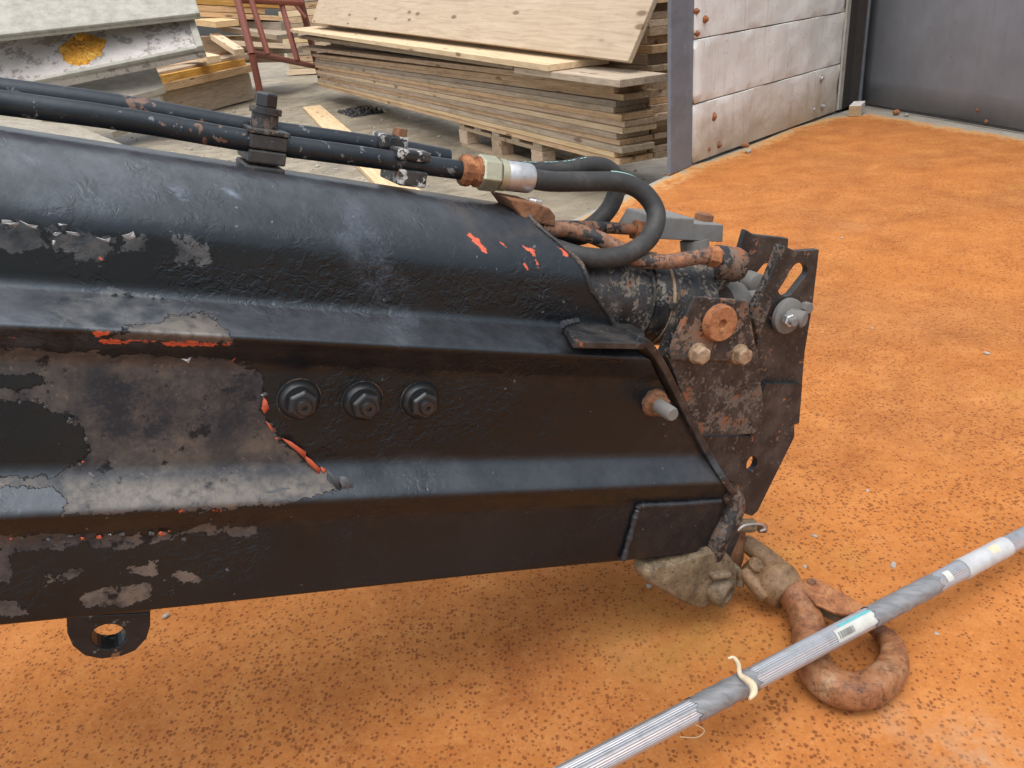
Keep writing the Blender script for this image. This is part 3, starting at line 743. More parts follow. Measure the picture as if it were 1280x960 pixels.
    for nm, a in [('burn', burn*ok), ('sky_sheen', sky_sheen*f), ('bare', bare), ('thin', thin), ('prim', prim), ('dirt', dirt*f), ('haze', hz*ok), ('pale', pale*ok), ('wrink', wr*ok)]: set_attr(o, nm, a)
build_shell()

rim = [BL(float(SE[k]), q[1], q[0]) for k, (q, i, t, isf) in enumerate(ring) if (i in (0, 1) and isf)]
obj('mouth_rim', MB().tube(rim, .0028, 8), 'peel_mid', boom)
# plate added deep inside so the open end reads dark
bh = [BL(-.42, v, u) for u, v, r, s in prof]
obj('mouth_blackout', MB().prism([BL(-.42, UCv, UC+(u-UC)*.93) for u, UCv in [(p[0], p[1]*.97+.006) for p in prof]], D*.006), 'peel_dark', boom)

# lifted paint flakes
def flake(px, u, mat, curl=.004):
    pts = [B(x, y, u) for x, y in px]; c = sum(pts, Vector())/len(pts); m_ = MB()
    lift = [p+U*(.0015+(curl if i % 2 else curl*.3)) for i, p in enumerate(pts)]
    m_.add(lift+[c+U*(curl*.9)], [(i, (i+1) % len(pts), len(pts)) for i in range(len(pts))])
    o = obj('paint_flake', m_, mat, boom); s_ = o.modifiers.new('t', 'SOLIDIFY'); s_.thickness = .0005
ZF = lambda ps, sc, ox, oy: [(x/sc+ox, y/sc+oy) for x, y in ps]
uw, uv_ = -.012, -.036
for ps in [((915, 430), (925, 440), (934, 470), (915, 486), (908, 470)), ((924, 515), (938, 525), (950, 548), (940, 545)), ((978, 573), (1010, 582), (1062, 622), (1055, 640), (1020, 610)), ((1050, 628), (1080, 645), (1112, 680), (1105, 694), (1070, 662)), ((1112, 672), (1135, 680), (1132, 690), (1118, 690)), ((800, 287), (816, 292), (808, 308))]:
    flake(ZF(ps, 2.783, 0, 340), uw, 'primer')
for ps in [((1130, 680), (1150, 690), (1190, 745), (1180, 760), (1155, 725)), ((1175, 705), (1200, 700), (1232, 755), (1215, 770), (1190, 765), (1180, 730)), ((905, 765), (930, 750), (1000, 745), (1060, 775), (1045, 795), (960, 795), (920, 780))]:
    flake(ZF(ps, 2.783, 0, 340), uw+.012, 'flake', .005)
for ps in [((630, 297), (648, 302), (664, 292), (655, 312)),]: flake(ZF(ps, 2.783, 0, 340), .008, 'flake_grey', .003)
for ps in [((15, 195), (80, 195), (95, 210), (120, 250), (145, 215), (85, 228), (20, 225)), ((145, 200), (210, 225), (275, 240), (265, 262), (200, 242)), ((385, 305), (400, 282), (450, 290), (410, 312)), ((480, 278), (560, 285), (582, 298), (570, 312), (500, 300)), ((700, 322), (760, 335), (802, 325), (795, 355), (755, 352)), ((885, 308), (930, 295), (968, 280), (985, 320), (940, 348)), ((385, 345), (405, 340), (400, 380), (384, 388)), ((425, 225), (490, 225), (480, 236), (430, 236))]:
    flake(ZF(ps, 5.818, 0, 240), uv_+.001, 'flake_grey', .004)

# small curled chips along the broken paint edges
fr = random.Random(21)
for line, u_ in [([(0, 498), (36, 499), (75, 515), (104, 540), (111, 560), (104, 578), (72, 592), (40, 597), (0, 604)], -.011), ([(331, 470), (328, 512), (345, 545), (377, 573), (405, 590)], -.011),
                 ([(158, 411), (200, 400), (232, 391), (264, 394), (290, 418)], -.012), ([(80, 643), (180, 640), (300, 634), (375, 627)], .006), ([(70, 382), (140, 366), (202, 371), (218, 384)], -.034), ([(10, 672), (120, 668), (220, 664), (236, 672)], .001)]:
    for (x0, y0), (x1, y1) in zip(line[:-1], line[1:]):
        for _ in range(max(1, int(math.hypot(x1-x0, y1-y0)/14))):
            t_ = fr.random(); cx, cy = x0+(x1-x0)*t_+fr.uniform(-3, 3), y0+(y1-y0)*t_+fr.uniform(-3, 3); a0 = fr.uniform(0, 6.3); R_ = fr.uniform(1.6, 4.6)
            flake([(cx+R_*fr.uniform(.5, 1.5)*math.cos(a0+k_*1.257), cy+R_*fr.uniform(.4, .9)*math.sin(a0+k_*1.257)) for k_ in range(5)], u_, fr.choice(['flake', 'flake', 'flake_grey', 'flake', 'primer']) if u_ > -.02 else 'flake', fr.uniform(.001, .003))
# flange nuts on the web
def flange_nut(x, y, u, r, parent, mats=('darknut', 'darknut'), stud=.010, name='flange_nut', phase=.3):
    P = B(x, y, u)
    w_ = obj(name, MB().lathe(P-U*.002, U, [(0, r*.78), (.003, r*.78), (.017, r*.76), (.0195, r*.64)], 6, phase), mats[0], parent, bevel=.0012)
    obj('washer', MB().lathe(P-U*.002, U, [(0, r*1.02), (.003, r*1.02), (.0065, r*.95), (.009, r*.80)], 32), mats[1], w_)
    obj('rust_ring', MB().lathe(P-U*.002, U, [(0, r*1.06), (.0020, r*1.055), (.0024, r*1.0)], 28), 'peel_rust', w_)
    obj('stud', MB().lathe(P, U, [(0, r*.40), (.0205+stud-.002, r*.40), (.0205+stud, r*.34), (.0205+stud, r*.13), (.018+stud, r*.11)], 20), mats[0], w_)
    return w_
for x, y, ph in [(374, 499, .2), (453, 501, .55), (525, 500, .4)]: flange_nut(x, y, -.012, .0192, boom, stud=.0015, phase=ph)
fn = flange_nut(818, 503, -.010, .0165, boom, ('rust_brown', 'rust_brown'), .006, 'end_nut', .5)
ep = B(820, 505, 0); obj('end_stud', MB().lathe(ep+U*.005, U, [(0, .0085), (.024, .0085), (.027, .007)], 18), 'rod', boom)

# end flange following the raked tip
path = [B(x, y, u) for x, y, u in [(797, 424, .018), (812, 432, .020), (829, 456, .010), (845, 488, -.002), (866, 530, -.004), (887, 569, -.002), (906, 600, .016), (918, 618, .012), (925, 634, .008), (924, 650, .006)]]
fm = MB(); pth = spline(path, 6)
for i in range(len(pth)-1):
    a, b = pth[i], pth[i+1]; t = (b-a).normalized(); nn = t.cross(U).normalized()
for off in (0,):
    ring_ = []
    for i, p in enumerate(pth):
        t = (pth[min(i+1, len(pth)-1)]-pth[max(0, i-1)]).normalized(); nn = t.cross(U).normalized()
        ring_.append((p+nn*.0045, p-nn*.0045, p-nn*.0045-U*.05, p+nn*.0045-U*.05))
    vs_ = [q for r_ in ring_ for q in r_]
    fs_ = [(i*4+k, i*4+(k+1) % 4, i*4+4+(k+1) % 4, i*4+4+k) for i in range(len(pth)-1) for k in range(4)]
    fs_ += [(3, 2, 1, 0), tuple((len(pth)-1)*4+k for k in range(4))]
    fm.add(vs_, fs_)
obj('end_flange', fm, 'peel_dark', boom, bevel=.0015)
vt = front[2][1]+.004
tb = [BV(x, y, vt) for x, y in [(704, 405), (772, 394), (806, 414), (806, 429), (718, 427)]]
obj('step_tab', MB().prism(tb, -V*.007), 'peel_dark', boom, bevel=.0012)
wl = spline([BV(x, y, vt+.002) for x, y in [(703, 406), (722, 401), (748, 397), (772, 395)]], 12)
obj('tab_weld', MB().tube(wl, [.0035+.0012*math.sin(i*1.9) for i in range(len(wl))], 8), 'weld', boom)

# doubler plate welded to the lower face
dp = [B(x, y, .006) for x, y in [(799, 634), (902, 627), (897, 650), (872, 690), (779, 701)]]
dbl = obj('doubler_plate', MB().prism(dp, -U*.005), 'boom', boom, bevel=.001)
for nm in ('bare', 'thin', 'prim'): set_attr(dbl, nm, [-60]*len(dbl.data.vertices))
set_attr(dbl, 'dirt', [.5]*len(dbl.data.vertices))
wl = spline([B(x, y, .004) for x, y in [(779, 700), (788, 668), (797, 637), (804, 632), (850, 630), (900, 626)]], 14)
obj('weld_bead', MB().tube(wl, [.0036+.0004*math.sin(i*1.7)+.0005*math.sin(i*.63)+.0003*math.sin(i*3.1) for i in range(len(wl))], 8), 'weld', boom)

# lug under the boom
lp = [B(x, y, -.02) for x, y in [(83, 771), (188, 766), (188, 783), (183, 799), (170, 813), (150, 821), (127, 824), (106, 820), (91, 808), (84, 792)]]
lug = obj('lug', MB().prism(lp, -U*.022, [ellipse_px(136, 796, 22, 15.5, -.1, 24, lambda x, y: B(x, y, -.02))]), 'pipe', boom, bevel=.002)
obj('lug_weld', MB().box(B(80, 772, -.012), B(189, 766, -.012)-B(80, 772, -.012), V*.007, -U*.03), 'weld', lug, bevel=.002)

# ---- pipes along the top
def bt(pts, u): return [B(x, y, u) for x, y in pts]
pa = bt([(-330, 84), (0, 128), (160, 150), (310, 176), (440, 194), (578, 213)], -.112)
obj('hydraulic_pipe', MB().tube(spline(pa, 6), .0098, 20), 'pipe', boom)
pb = bt([(-330, 70), (0, 112), (160, 134), (310, 160), (420, 175), (500, 187), (560, 198)], -.145)
obj('hydraulic_pipe', MB().tube(spline(pb, 6), .0098, 20), 'pipe', boom)
# clamp with tall bolt
def clamp_block(x0, x1, ytop, ybot, u0, u1, mat, nm):
    a = B(x0, ybot, u0); b = B(x1, ybot+ (x1-x0)*.13, u0); h = (B(x0, ytop, u0)-a).dot(V)
    return a, (b-a), V*h, U*(u1-u0)
cl = empty  # parts below belong to the boom
a, bx, bz, by = clamp_block(310, 357, 165, 203, -.098, -.158, 'clamp', 'c')
ck = obj('pipe_clamp', MB().box(a, bx, by, bz*.46), 'clamp', boom, bevel=.0018)
obj('clamp_half', MB().box(a+bz*.49, bx, by, bz*.49), 'clamp', ck, bevel=.0018)
obj('cover_plate', MB().box(a+bz-bx*.04+U*.002, bx*1.08, by*1.05, V*.004), 'peel_mid', ck, bevel=.001)
obj('base_strap', MB().box(a-V*.016-bx*.02+U*.001, bx*1.02, by*1.02, V*.014), 'peel_dark', ck, bevel=.002)
bp_ = a+bx*.5+by*.5+bz+V*.004
obj('spacer', MB().lathe(bp_, V, [(0, .012), (.012, .012), (.0125, .0145), (.018, .0145), (.0185, .0125)], 22), 'peel_mid', ck)
obj('bolt_head', MB().lathe(bp_+V*.0185, V, [(0, .0105), (.011, .0105), (.0125, .009)], 6, .3), 'darknut', ck, bevel=.0008)
# chipped clamp
a, bx, bz, by = clamp_block(497, 538, 187, 203, -.094, -.162, 'x', 'c')
ck = obj('pipe_clamp', MB().box(a+V*.003, bx, by*.45, bz*.85), 'clamp_chip', boom, bevel=.0025)
obj('clamp_half', MB().box(a+by*.5-bx*.22+V*.008, bx*.85, by*.5, bz*1.25), 'clamp_chip', ck, bevel=.003)
obj('bolt_head', MB().lathe(a+by*.62+bx*.38+bz*1.0+V*.008, V, [(0, .008), (.010, .008)], 6), 'rust_brown', ck)
a2 = B(498, 232, -.098); obj('base_strap', MB().box(a2, bx*.85, by*.9, V*.016), 'clamp_chip', ck, bevel=.002)
# coupling: rusty nut, olive nut, ferrule
f0, f1 = B(575, 212, -.112), B(668, 224, -.112); fd = (f1-f0).normalized(); L = (f1-f0).length
obj('rusty_union', MB().lathe(f0, fd, [(0, .0125), (.002, .016), (.010, .0165), (.0105, .0135), (.016, .0135), (.0165, .016), (.022, .016)], 12), 'rust', boom, bevel=.0006)
obj('union_nut', MB().lathe(f0+fd*.020, fd, [(0, .0165), (.002, .019), (.020, .019), (.023, .0165)], 6, .25), 'olive', boom, bevel=.001)
obj('collar', MB().lathe(f0+fd*.043, fd, [(0, .0165), (.008, .0165), (.009, .0145)], 26), 'olive', boom)
obj('ferrule', MB().lathe(f0+fd*.050, fd, [(0, .0145), (.004, .0158), (L-.058, .0158), (L-.055, .0145)], 26), 'zinc', boom)
# hoses
h1 = spline([B(x, y, u) for x, y, u in [(662, 223, -.112), (690, 227, -.112), (735, 227, -.112), (775, 228, -.110), (803, 240, -.102), (820, 266, -.088), (813, 295, -.070), (787, 316, -.056), (755, 323, -.052), (724, 320, -.058), (690, 310, -.075)]], 8)
obj('hose', MB().tube(h1, .0110, 22), 'rubber', boom)
h2 = spline([B(x, y, u) for x, y, u in [(600, 208, -.150), (650, 214, -.152), (700, 213, -.155), (738, 207, -.158), (762, 213, -.160), (771, 233, -.162), (763, 258, -.162), (744, 279, -.160), (715, 296, -.155)]], 8)
hs_ = obj('hose', MB().tube(h2, .0110, 22), 'rubber', boom)
# faint teal print along the two hoses
m_ = MB()
for k in range(14):
    p = h2[8+k] if 8+k < len(h2) else h2[-1]; q = h2[9+k]; t = (q-p); up = V
    if k % 4 == 3: continue
    o_ = p+up*.0107+U*.0032; m_.box(o_, t*.62, U*.0022, up*.0004)
obj('hose_print', m_, 'print_teal', hs_)
m_ = MB()
for k in range(22, 40): m_.tube([h1[k]+(h1[k]-B(770, 275, -.1)).normalized()*.0107-U*.002, h1[k+1]+(h1[k+1]-B(770, 275, -.1)).normalized()*.0107-U*.002], .0011, 5)
obj('hose_print', m_, 'print_teal', boom)

# ---- extension cylinder in the boom mouth
ca = B(800, 374, -.10); sA = (ca-Q0).dot(D)
def sx(x, y, u): return (B(x, y, u)-ca).dot(D)
X0, X1, X2, X3 = sx(690, 360, -.05), sx(812, 372, -.05), sx(850, 372, -.05), sx(893, 372, -.06)
r_ = .054
obj('extension_cylinder', MB().lathe(ca, D, [(X0, r_), (X1, r_), (X1+.001, r_+.004), (X1+.004, r_+.004), (X1+.005, r_-.001), (X1+.008, r_-.001), (X1+.009, r_+.003), (X2-.004, r_+.003), (X2-.003, r_), (X2, r_), (X2+.001, r_+.001), (X3-.002, r_), (X3, r_-.003), (X3, .02)], 64), 'peel_cyl', boom)
obj('clamp_slot', MB().box(B(838, 386, -.040)-U*.008, D*.014, V*.007, U*.009), 'seam', boom)
obj('cylinder_band', MB().lathe(ca, D, [(X2-.014, r_+.0005), (X2-.0135, r_+.0045), (X2-.010, r_+.0045), (X2-.0095, r_+.0005)], 64), 'tan_steel', boom)
# port boss and rod end
ba = B(892, 328, -.075)
obj('port_boss', MB().lathe(ba, (D+U*.25+V*.06), [(0, .019), (.002, .0215), (.030, .0215), (.038, .018), (.043, .010), (.044, .003)], 28), 'peel_rust', boom)
obj('boss_neck', MB().tube([ba+D*.02, ba+D*.008-V*.03-U*.01, ca+D*(X3-.012)], [.019, .02, .026], 18), 'peel_cyl', boom)
ra = B(900, 384, -.088)
obj('rod_end', MB().lathe(ra, (D+V*.18), [(0, .030), (.012, .033), (.026, .031), (.036, .022), (.042, .0165), (.075, .0165), (.078, .012)], 30), 'rod', boom)
# valve block
def vblock(pts, u, depth, nm, mat): return obj(nm, MB().prism([B(x, y, u) for x, y in pts], -U*depth), mat, boom, bevel=.002)
vb = vblock([(816, 270), (868, 273), (868, 301), (818, 299), (804, 290)], -.105, .055, 'valve_block', 'grey_cast')
vblock([(866, 279), (905, 281), (904, 303), (866, 301)], -.108, .045, 'valve_block', 'grey_cast')
obj('valve_neck', MB().tube([B(868, 300, -.12), B(870, 330, -.115)], .018, 18), 'rod', boom)
obj('valve_cap', MB().lathe(B(880, 272, -.135), V, [(-.01, .012), (.004, .012), (.006, .008)], 18), 'rust_brown', boom)
# small pipes
p1 = spline([B(x, y, u) for x, y, u in [(672, 284, -.11), (705, 283, -.11), (745, 284, -.112), (796, 287, -.118)]], 8)
obj('rusty_pipe', MB().tube(p1, .0068, 14), 'peel_pipe', boom)
obj('pipe_nut', MB().lathe(B(792, 287, -.118), D, [(0, .010), (.001, .013), (.010, .013), (.011, .009), (.016, .009)], 6), 'rust', boom, bevel=.0008)
p2 = spline([B(x, y, u) for x, y, u in [(676, 286, -.098), (712, 287, -.095), (745, 297, -.086), (775, 312, -.072), (802, 325, -.060), (835, 327, -.054), (868, 322, -.052), (894, 318, -.055)]], 8)
obj('rusty_pipe', MB().tube(p2, .0088, 16), 'peel_pipe', boom)
obj('pipe_nut', MB().lathe(B(884, 319.5, -.053), (D+U*.2), [(0, .008), (.001, .0125), (.010, .0125), (.011, .0135), (.014, .0135)], 6, .2), 'rust', boom, bevel=.0008)
p3 = spline([B(x, y, u) for x, y, u in [(690, 296, -.13), (720, 298, -.13), (742, 292, -.13)]], 8); obj('rusty_pipe', MB().tube(p3, .009, 12), 'peel_dark', boom)
# rusty strap on the boom mouth with a bolt
st = [B(x, y, -.088) for x, y in [(634, 247), (668, 253), (688, 261), (695, 270), (694, 284), (655, 276)]]
sp = obj('mouth_strap', MB().prism(st, -U*.045), 'rust_brown', boom, bevel=.002)
obj('bolt_head', MB().lathe(B(668, 257, -.098), V, [(-.004, .0085), (.006, .0085), (.0075, .007)], 6), 'zinc', sp, bevel=.0006)

# ---- tip bracket: cheek plates, cap plate, slotted ears
def plate(nm, pts, u, th, mat, holes=(), parent=boom, bevel=.0015):
    return obj(nm, MB().prism([B(x, y, u) for x, y in pts], -U*th, [[B(x, y, u) for x, y in h] for h in holes]), mat, parent, bevel=bevel)
def slot_px(x0, y0, x1, y1, r, n=8):
    d = math.atan2(y1-y0, x1-x0); o = []
    for k in range(n+1): a = d+math.pi/2-math.pi*k/n; o.append((x1+r*math.cos(a), y1+r*math.sin(a)))
    for k in range(n+1): a = d+math.pi*1.5-math.pi*k/n; o.append((x0+r*math.cos(a), y0+r*math.sin(a)))
    return o
ck1 = plate('cheek_plate', [(866, 374), (934, 378), (947, 440), (956, 516), (950, 543), (876, 543), (852, 492), (836, 448)], -.010, .008, 'peel_mid')
plate('cheek_edge', [(862, 380), (866, 376), (840, 446), (874, 541), (868, 541), (833, 447)], -.018, .020, 'peel_mid')
ck2 = plate('cap_plate', [(868, 371), (935, 376), (944, 430), (940, 452), (840, 450), (837, 443)], -.002, .007, 'peel_rust')
P = B(897, 402, -.002)
pin = obj('pivot_pin', MB().lathe(P-U*.01, U+D*-.08, [(0, .0215), (.018, .0215), (.021, .0195), (.021, .006), (.016, .005)], 32), 'rust', boom)
for x, y, mt in [(871, 441, 'tan_steel'), (923, 442, 'tan_steel')]:
    bq = obj('bolt', MB().lathe(B(x, y, -.002), U, [(0, .0112), (.012, .0112), (.0138, .0094)], 6, .4), mt, boom, bevel=.0009)
    obj('washer', MB().lathe(B(x, y, -.002), U, [(-.002, .0125), (.003, .0125), (.0035, .0115)], 24), mt, bq)
plate('lower_cheek', [(877, 545), (938, 545), (930, 575), (915, 602), (905, 600)], -.016, .008, 'peel_dark')
wing = plate('wing_plate', [(940, 520), (958, 480), (1003, 480), (999, 529), (993, 531), (993, 546), (947, 639), (940, 645), (931, 642), (912, 606), (926, 580), (938, 545)], -.022, .010, 'peel_dark', [ellipse_px(940, 580, 6.5, 10.5, .3, 16)])
plate('slotted_ear', [(979, 309), (998, 314), (1024, 312), (1016, 380), (1006, 440), (1002, 490), (948, 530), (944, 440), (958, 385)], -.030, .009, 'peel_dark', [slot_px(982, 361, 1000, 338, 9.5)])
plate('ear_flange', [(977, 306), (984, 309), (998, 315), (984, 347), (968, 372), (948, 425), (941, 398), (945, 382), (958, 356), (968, 332)], -.024, .012, 'peel_mid')
plate('slotted_ear', [(933, 287), (942, 293), (986, 298), (984, 330), (965, 372), (915, 360), (922, 325)], -.125, .010, 'peel_dark', [slot_px(948, 352, 960, 337, 8)])
P = B(985, 395, -.022)
wsh = obj('ear_washer', MB().lathe(P-U*.004, U, [(0, .0225), (.006, .0225), (.0075, .020)], 36), 'rod', boom)
obj('bolt_sleeve', MB().lathe(P, (U+D*.35+V*.1), [(0, .0105), (.020, .0105), (.022, .008)], 20), 'rod', wsh)
obj('bolt_head', MB().lathe(P+D*.022+V*.014, U, [(0, .007), (.010, .007)], 6), 'rod', wsh)
bn = obj('nut', MB().lathe(B(984, 399, -.012), (U-D*.2), [(0, .0085), (.008, .0085), (.009, .007)], 6, .2), 'zinc', wsh, bevel=.0006)
obj('stud', MB().lathe(B(984, 399, -.012), (U-D*.2), [(0, .0045), (.016, .0045)], 12), 'rod', wsh)
obj('cross_pin', MB().tube([B(985, 395, -.024), B(985, 395, -.024)-U*.10], .0125, 18), 'rod', boom)
obj('cross_nut', MB().lathe(B(941, 353, -.11), U, [(-.01, .014), (.010, .014), (.012, .010)], 22), 'rod', boom)

# ---- tip foot under the doubler: rolled edge and muddy casting
rb = [B(x, y, u) for x, y, u in [(908, 612, .000), (918, 628, .002), (912, 650, .004), (900, 672, .004), (890, 694, .0)]]
obj('rolled_edge', MB().tube(spline(rb, 6), lerps([.011, .014, .0145, .0145, .014], 6), 18), 'peel_mid', boom)
plate('tip_web', [(925, 628), (930, 640), (926, 668), (912, 700), (896, 700), (908, 668)], -.010, .016, 'peel_dark')
plate('tip_web', [(928, 652), (933, 668), (930, 700), (922, 722), (904, 715), (914, 690)], -.022, .02, 'rust_brown')
fp = [B(x, y, .010) for x, y in [(805, 717), (812, 707), (850, 701), (880, 688), (905, 686), (920, 702), (925, 716), (920, 734), (904, 753), (882, 763), (864, 760), (838, 746), (808, 730)]]
fcen = sum(fp, Vector())/len(fp); lay = [(-.034, .86), (-.030, .95), (-.024, 1), (-.010, 1), (-.003, .97), (.002, .90), (.0035, .6)]
fpd = [q for i_ in range(len(fp)) for q in (fp[i_]*.75+fp[i_-1]*.25, fp[i_]*.75+fp[(i_+1) % len(fp)]*.25)]; nf = len(fpd)
fc = MB().add([fcen+(q-fcen)*k_+U*o_ for o_, k_ in lay for q in fpd], [(i_*nf+j, i_*nf+(j+1) % nf, (i_+1)*nf+(j+1) % nf, (i_+1)*nf+j) for i_ in range(len(lay)-1) for j in range(nf)]+[tuple(range(nf-1, -1, -1)), tuple((len(lay)-1)*nf+j for j in range(nf))])
ea = B(899, 737, .012); ax_ = (U+D*.42-V*.05).normalized()
fc.f = [f_[::-1] for f_ in fc.f]
cs = cast_obj('foot_casting', fc, 'cast', boom, .0016, 4)
obj('eye_boss', MB().lathe(ea, ax_, [(-.02, .0205), (.010, .0205), (.0135, .0195), (.015, .0175), (.015, .0115), (.006, .0105)], 40), 'cast', cs)
obj('boss_lug', MB().box(B(882, 718, .008), D*.032, U*.016, V*.008), 'cast', cs, bevel=.003)
obj('eye_bore', MB().lathe(ea, ax_, [(0, .0108), (.0075, .0108)], 20), 'seam', cs)
obj('hanger_tongue', MB().tube(spline([B(x, y, u) for x, y, u in [(910, 704, -.01), (920, 712, -.004), (926, 722, .0), (924, 732, .002)]], 5), [.006]*16, 10), 'cast', boom)
pn_ = B(931, 657, -.012)
cp = obj('hinge_pin', MB().lathe(pn_, (D+U*.25+V*.08), [(-.02, .0095), (.010, .0095), (.014, .0085), (.016, .0055)], 18), 'cast', boom)
obj('cotter_ring', MB().tube(spline([B(x, y, .0) for x, y in [(922, 663), (930, 657), (942, 655), (953, 656), (956, 661), (950, 664)]], 6), .0017, 8), 'zinc', cp)
obj('cotter_nut', MB().lathe(B(949, 660, -.006), (D+U*.25), [(0, .0065), (.010, .0065), (.011, .004)], 6), 'rust_brown', cp)

# ================================================================== CRANE HOOK resting on the plate
hk = empty('crane_hook', onz(1060, 830), 'rusty forged crane hook with swivel lying on the orange plate', 'hook')
cl_px = [(972, 722, 23, .052), (990, 740, 23, .045), (1004, 762, 24.5, .036), (1011, 788, 25, .031), (1012, 814, 25.5, .029), (1021, 838, 27, .029), (1041, 857, 28, .030), (1070, 864, 27.5, .030), (1099, 854, 26, .029), (1117, 831, 23, .027), (1114, 806, 18, .024), (1100, 791, 13, .022), (1089, 784, 9, .022)]
pp, rr = [], []
for x, y, r, z in cl_px:
    P = onz(x, y, z); d = (P-C).dot(FW); pp.append(P); rr.append(r*.86*d/FPX)
obj('hook_body', MB().tube(spline(pp, 9), lerps([q*.91 for q in rr], 9), 32, flat=.95, sq=.72), 'hook', hk)
sw = onz(968, 722, .052)
sdv = (pp[1]-pp[0]).normalized()
swc = onz(969, 727, .046)
sh = MB().lathe(swc, sdv, [(-.0285, .004), (-.025, .014), (-.018, .0235), (-.008, .0305), (.002, .0325), (.010, .0315), (.017, .0290), (.021, .0275), (.024, .0265), (.026, .0245), (.026, .018)], 36)
arm1 = spline([onz(x, y, z) for x, y, z in [(972, 716, .055), (957, 699, .064), (944, 687, .073), (929, 677, .082)]], 6)
arm2 = spline([onz(x, y, z) for x, y, z in [(958, 742, .040), (948, 735, .046), (938, 724, .054), (928, 711, .064)]], 6)
sh.tube(arm1, lerps([.0200, .0160, .0135, .0125], 6), 20); sh.tube(arm2, lerps([.0155, .0115, .0100, .0095], 6), 18)
cast_obj('swivel_fork', sh, 'swivel', hk, .0014, 12)
obj('fork_pin', MB().lathe(onz(943, 708, .066), Vector((.35, -.35, .85)), [(-.022, .0115), (.006, .0115), (.009, .008)], 18), 'swivel', hk)
lt = [onz(x, y, .058) for x, y in [(1003, 736), (1005, 726), (1013, 721), (1024, 724), (1044, 735), (1068, 749), (1096, 768), (1090, 774), (1066, 769), (1042, 765), (1020, 755)]]
la = obj('latch', MB().prism(lt, Vector((0, 0, -.004))), 'rust', hk, bevel=.0012)
ls = [onz(x, y, .046) for x, y in [(1024, 758), (1044, 767), (1092, 779), (1092, 774), (1044, 760), (1024, 752)]]
obj('latch_side', MB().prism(ls, Vector((0, 0, -.014))), 'cast', la, bevel=.001)
obj('rivet', MB().lathe(onz(1014, 729, .056), Z, [(0, .0065), (.004, .0062), (.006, .004)], 16), 'rust_brown', la)

# ================================================================== ALUMINIUM POLE across the hook
RP = .0132
Pm = onz(1060, 787, .072); Pl = onz(760, 944, .085)
pdv = (Pm-Pl).normalized()
# aim the far end through the photo's right edge
Pr = on_plane(1280, 671, Pm, pdv.cross(Z).cross(pdv).normalized()) if False else onz(1280, 671, .055)
pole = empty('telescopic_pole', Vector((Pm.x, Pm.y, 0)), 'ribbed silver aluminium pole with duct tape lying across the hook', 'pole')
pdir = (Pr-Pl).normalized()
def pole_at(x, y):                              # nearest point on the pole's axis to a photo pixel
    r = ray(x, y).normalized(); w0 = Pl-C; b = pdir.dot(r); d_, e_ = pdir.dot(w0), r.dot(w0)
    return (b*e_-d_)/(1-b*b)
tl = [pole_at(*q) for q in [(640, 1005), (1198, 704), (1252, 678), (1400, 605)]]
def pcy(nm, t0, t1, r, mat, seg=28, rib=None, parent=pole, wob=0, n=2):
    pts = [Pl+pdir*(t0+(t1-t0)*i/(n-1)) for i in range(n)]
    rad = [r+(wob*(math.sin(i*2.1)+math.sin(i*.9+1)) if wob else 0) for i in range(n)]
    return obj(nm, MB().tube(pts, rad, seg, True, None, rib), mat, parent, angle=(12 if rib else 50))
pcy('tube', tl[0]-.25, tl[1], RP, 'pole', 64, .955)
pcy('coupling_sleeve', tl[1]-.002, tl[2], RP*1.07, 'sleeve', 32)
pcy('sleeve_collar', tl[1]-.004, tl[1]+.006, RP*1.10, 'sleeve', 32)
pcy('end_tube', tl[2], tl[3]+.5, RP*.97, 'pole', 64, .955)
for (a_, b_) in [((866, 889), (940, 848)), ((1083, 769), (1166, 728))]:
    t0, t1 = pole_at(*a_), pole_at(*b_); pts, rad = [], []
    m_ = MB(); n = 26; seg = 36
    ref = Z.cross(pdir).normalized(); y_ = pdir.cross(ref)
    vs_ = []
    for i in range(n+1):
        for k in range(seg):
            an = 2*math.pi*k/seg; r = RP*1.05+.0003*math.sin(i*.8+k*.5)+.0002*math.sin(i*1.1-k*.9)
            e = .003*math.sin(k*1.3)+.002*math.sin(k*2.9)
            vs_.append(Pl+pdir*(t0+(t1-t0)*i/n+(e if i in (0, n) else 0))+ref*math.cos(an)*r+y_*math.sin(an)*r)
    m_.add(vs_, [(i*seg+k, i*seg+(k+1) % seg, (i+1)*seg+(k+1) % seg, (i+1)*seg+k) for i in range(n) for k in range(seg)])
    obj('duct_tape', m_, 'duct', pole)
# paper label with bar lines, wrapped on the tube
def patch(nm, t0, t1, a0, a1, r, mat, parent=pole, n=10):
    m_ = MB(); ref = Z.cross(pdir).normalized(); y_ = pdir.cross(ref); vs_ = []
    for i in range(2):
        for k in range(n+1):
            an = a0+(a1-a0)*k/n; vs_.append(Pl+pdir*(t0 if i == 0 else t1)+ref*math.cos(an)*r+y_*math.sin(an)*r)
    m_.add(vs_, [(k, k+1, n+2+k, n+1+k) for k in range(n)]); return m_
ta, tb_ = pole_at(1035, 794), pole_at(1083, 769)
cang = math.atan2((C-Pm).dot(pdir.cross(Z.cross(pdir).normalized())), (C-Pm).dot(Z.cross(pdir).normalized()))
lb = obj('paper_label', patch('l', ta, tb_, cang-.45, cang+.75, RP*1.012, 'label_white'), 'label_white', pole)
obj('teal_band', patch('l', ta+.012, tb_, cang-.78, cang-.50, RP*1.013, 'label_teal'), 'label_teal', pole)
m_ = MB(); tt_ = ta+.004
for k in range(11):
    wd_ = rnd.choice([.0007, .0012, .0018]); q = patch('b', tt_, tt_+wd_, cang-.15, cang+.45, RP*1.020, 'x', n=5); m_.add(q.v, q.f); tt_ += wd_+rnd.choice([.0008, .0014])
obj('bar_code', m_, 'label_black', lb)
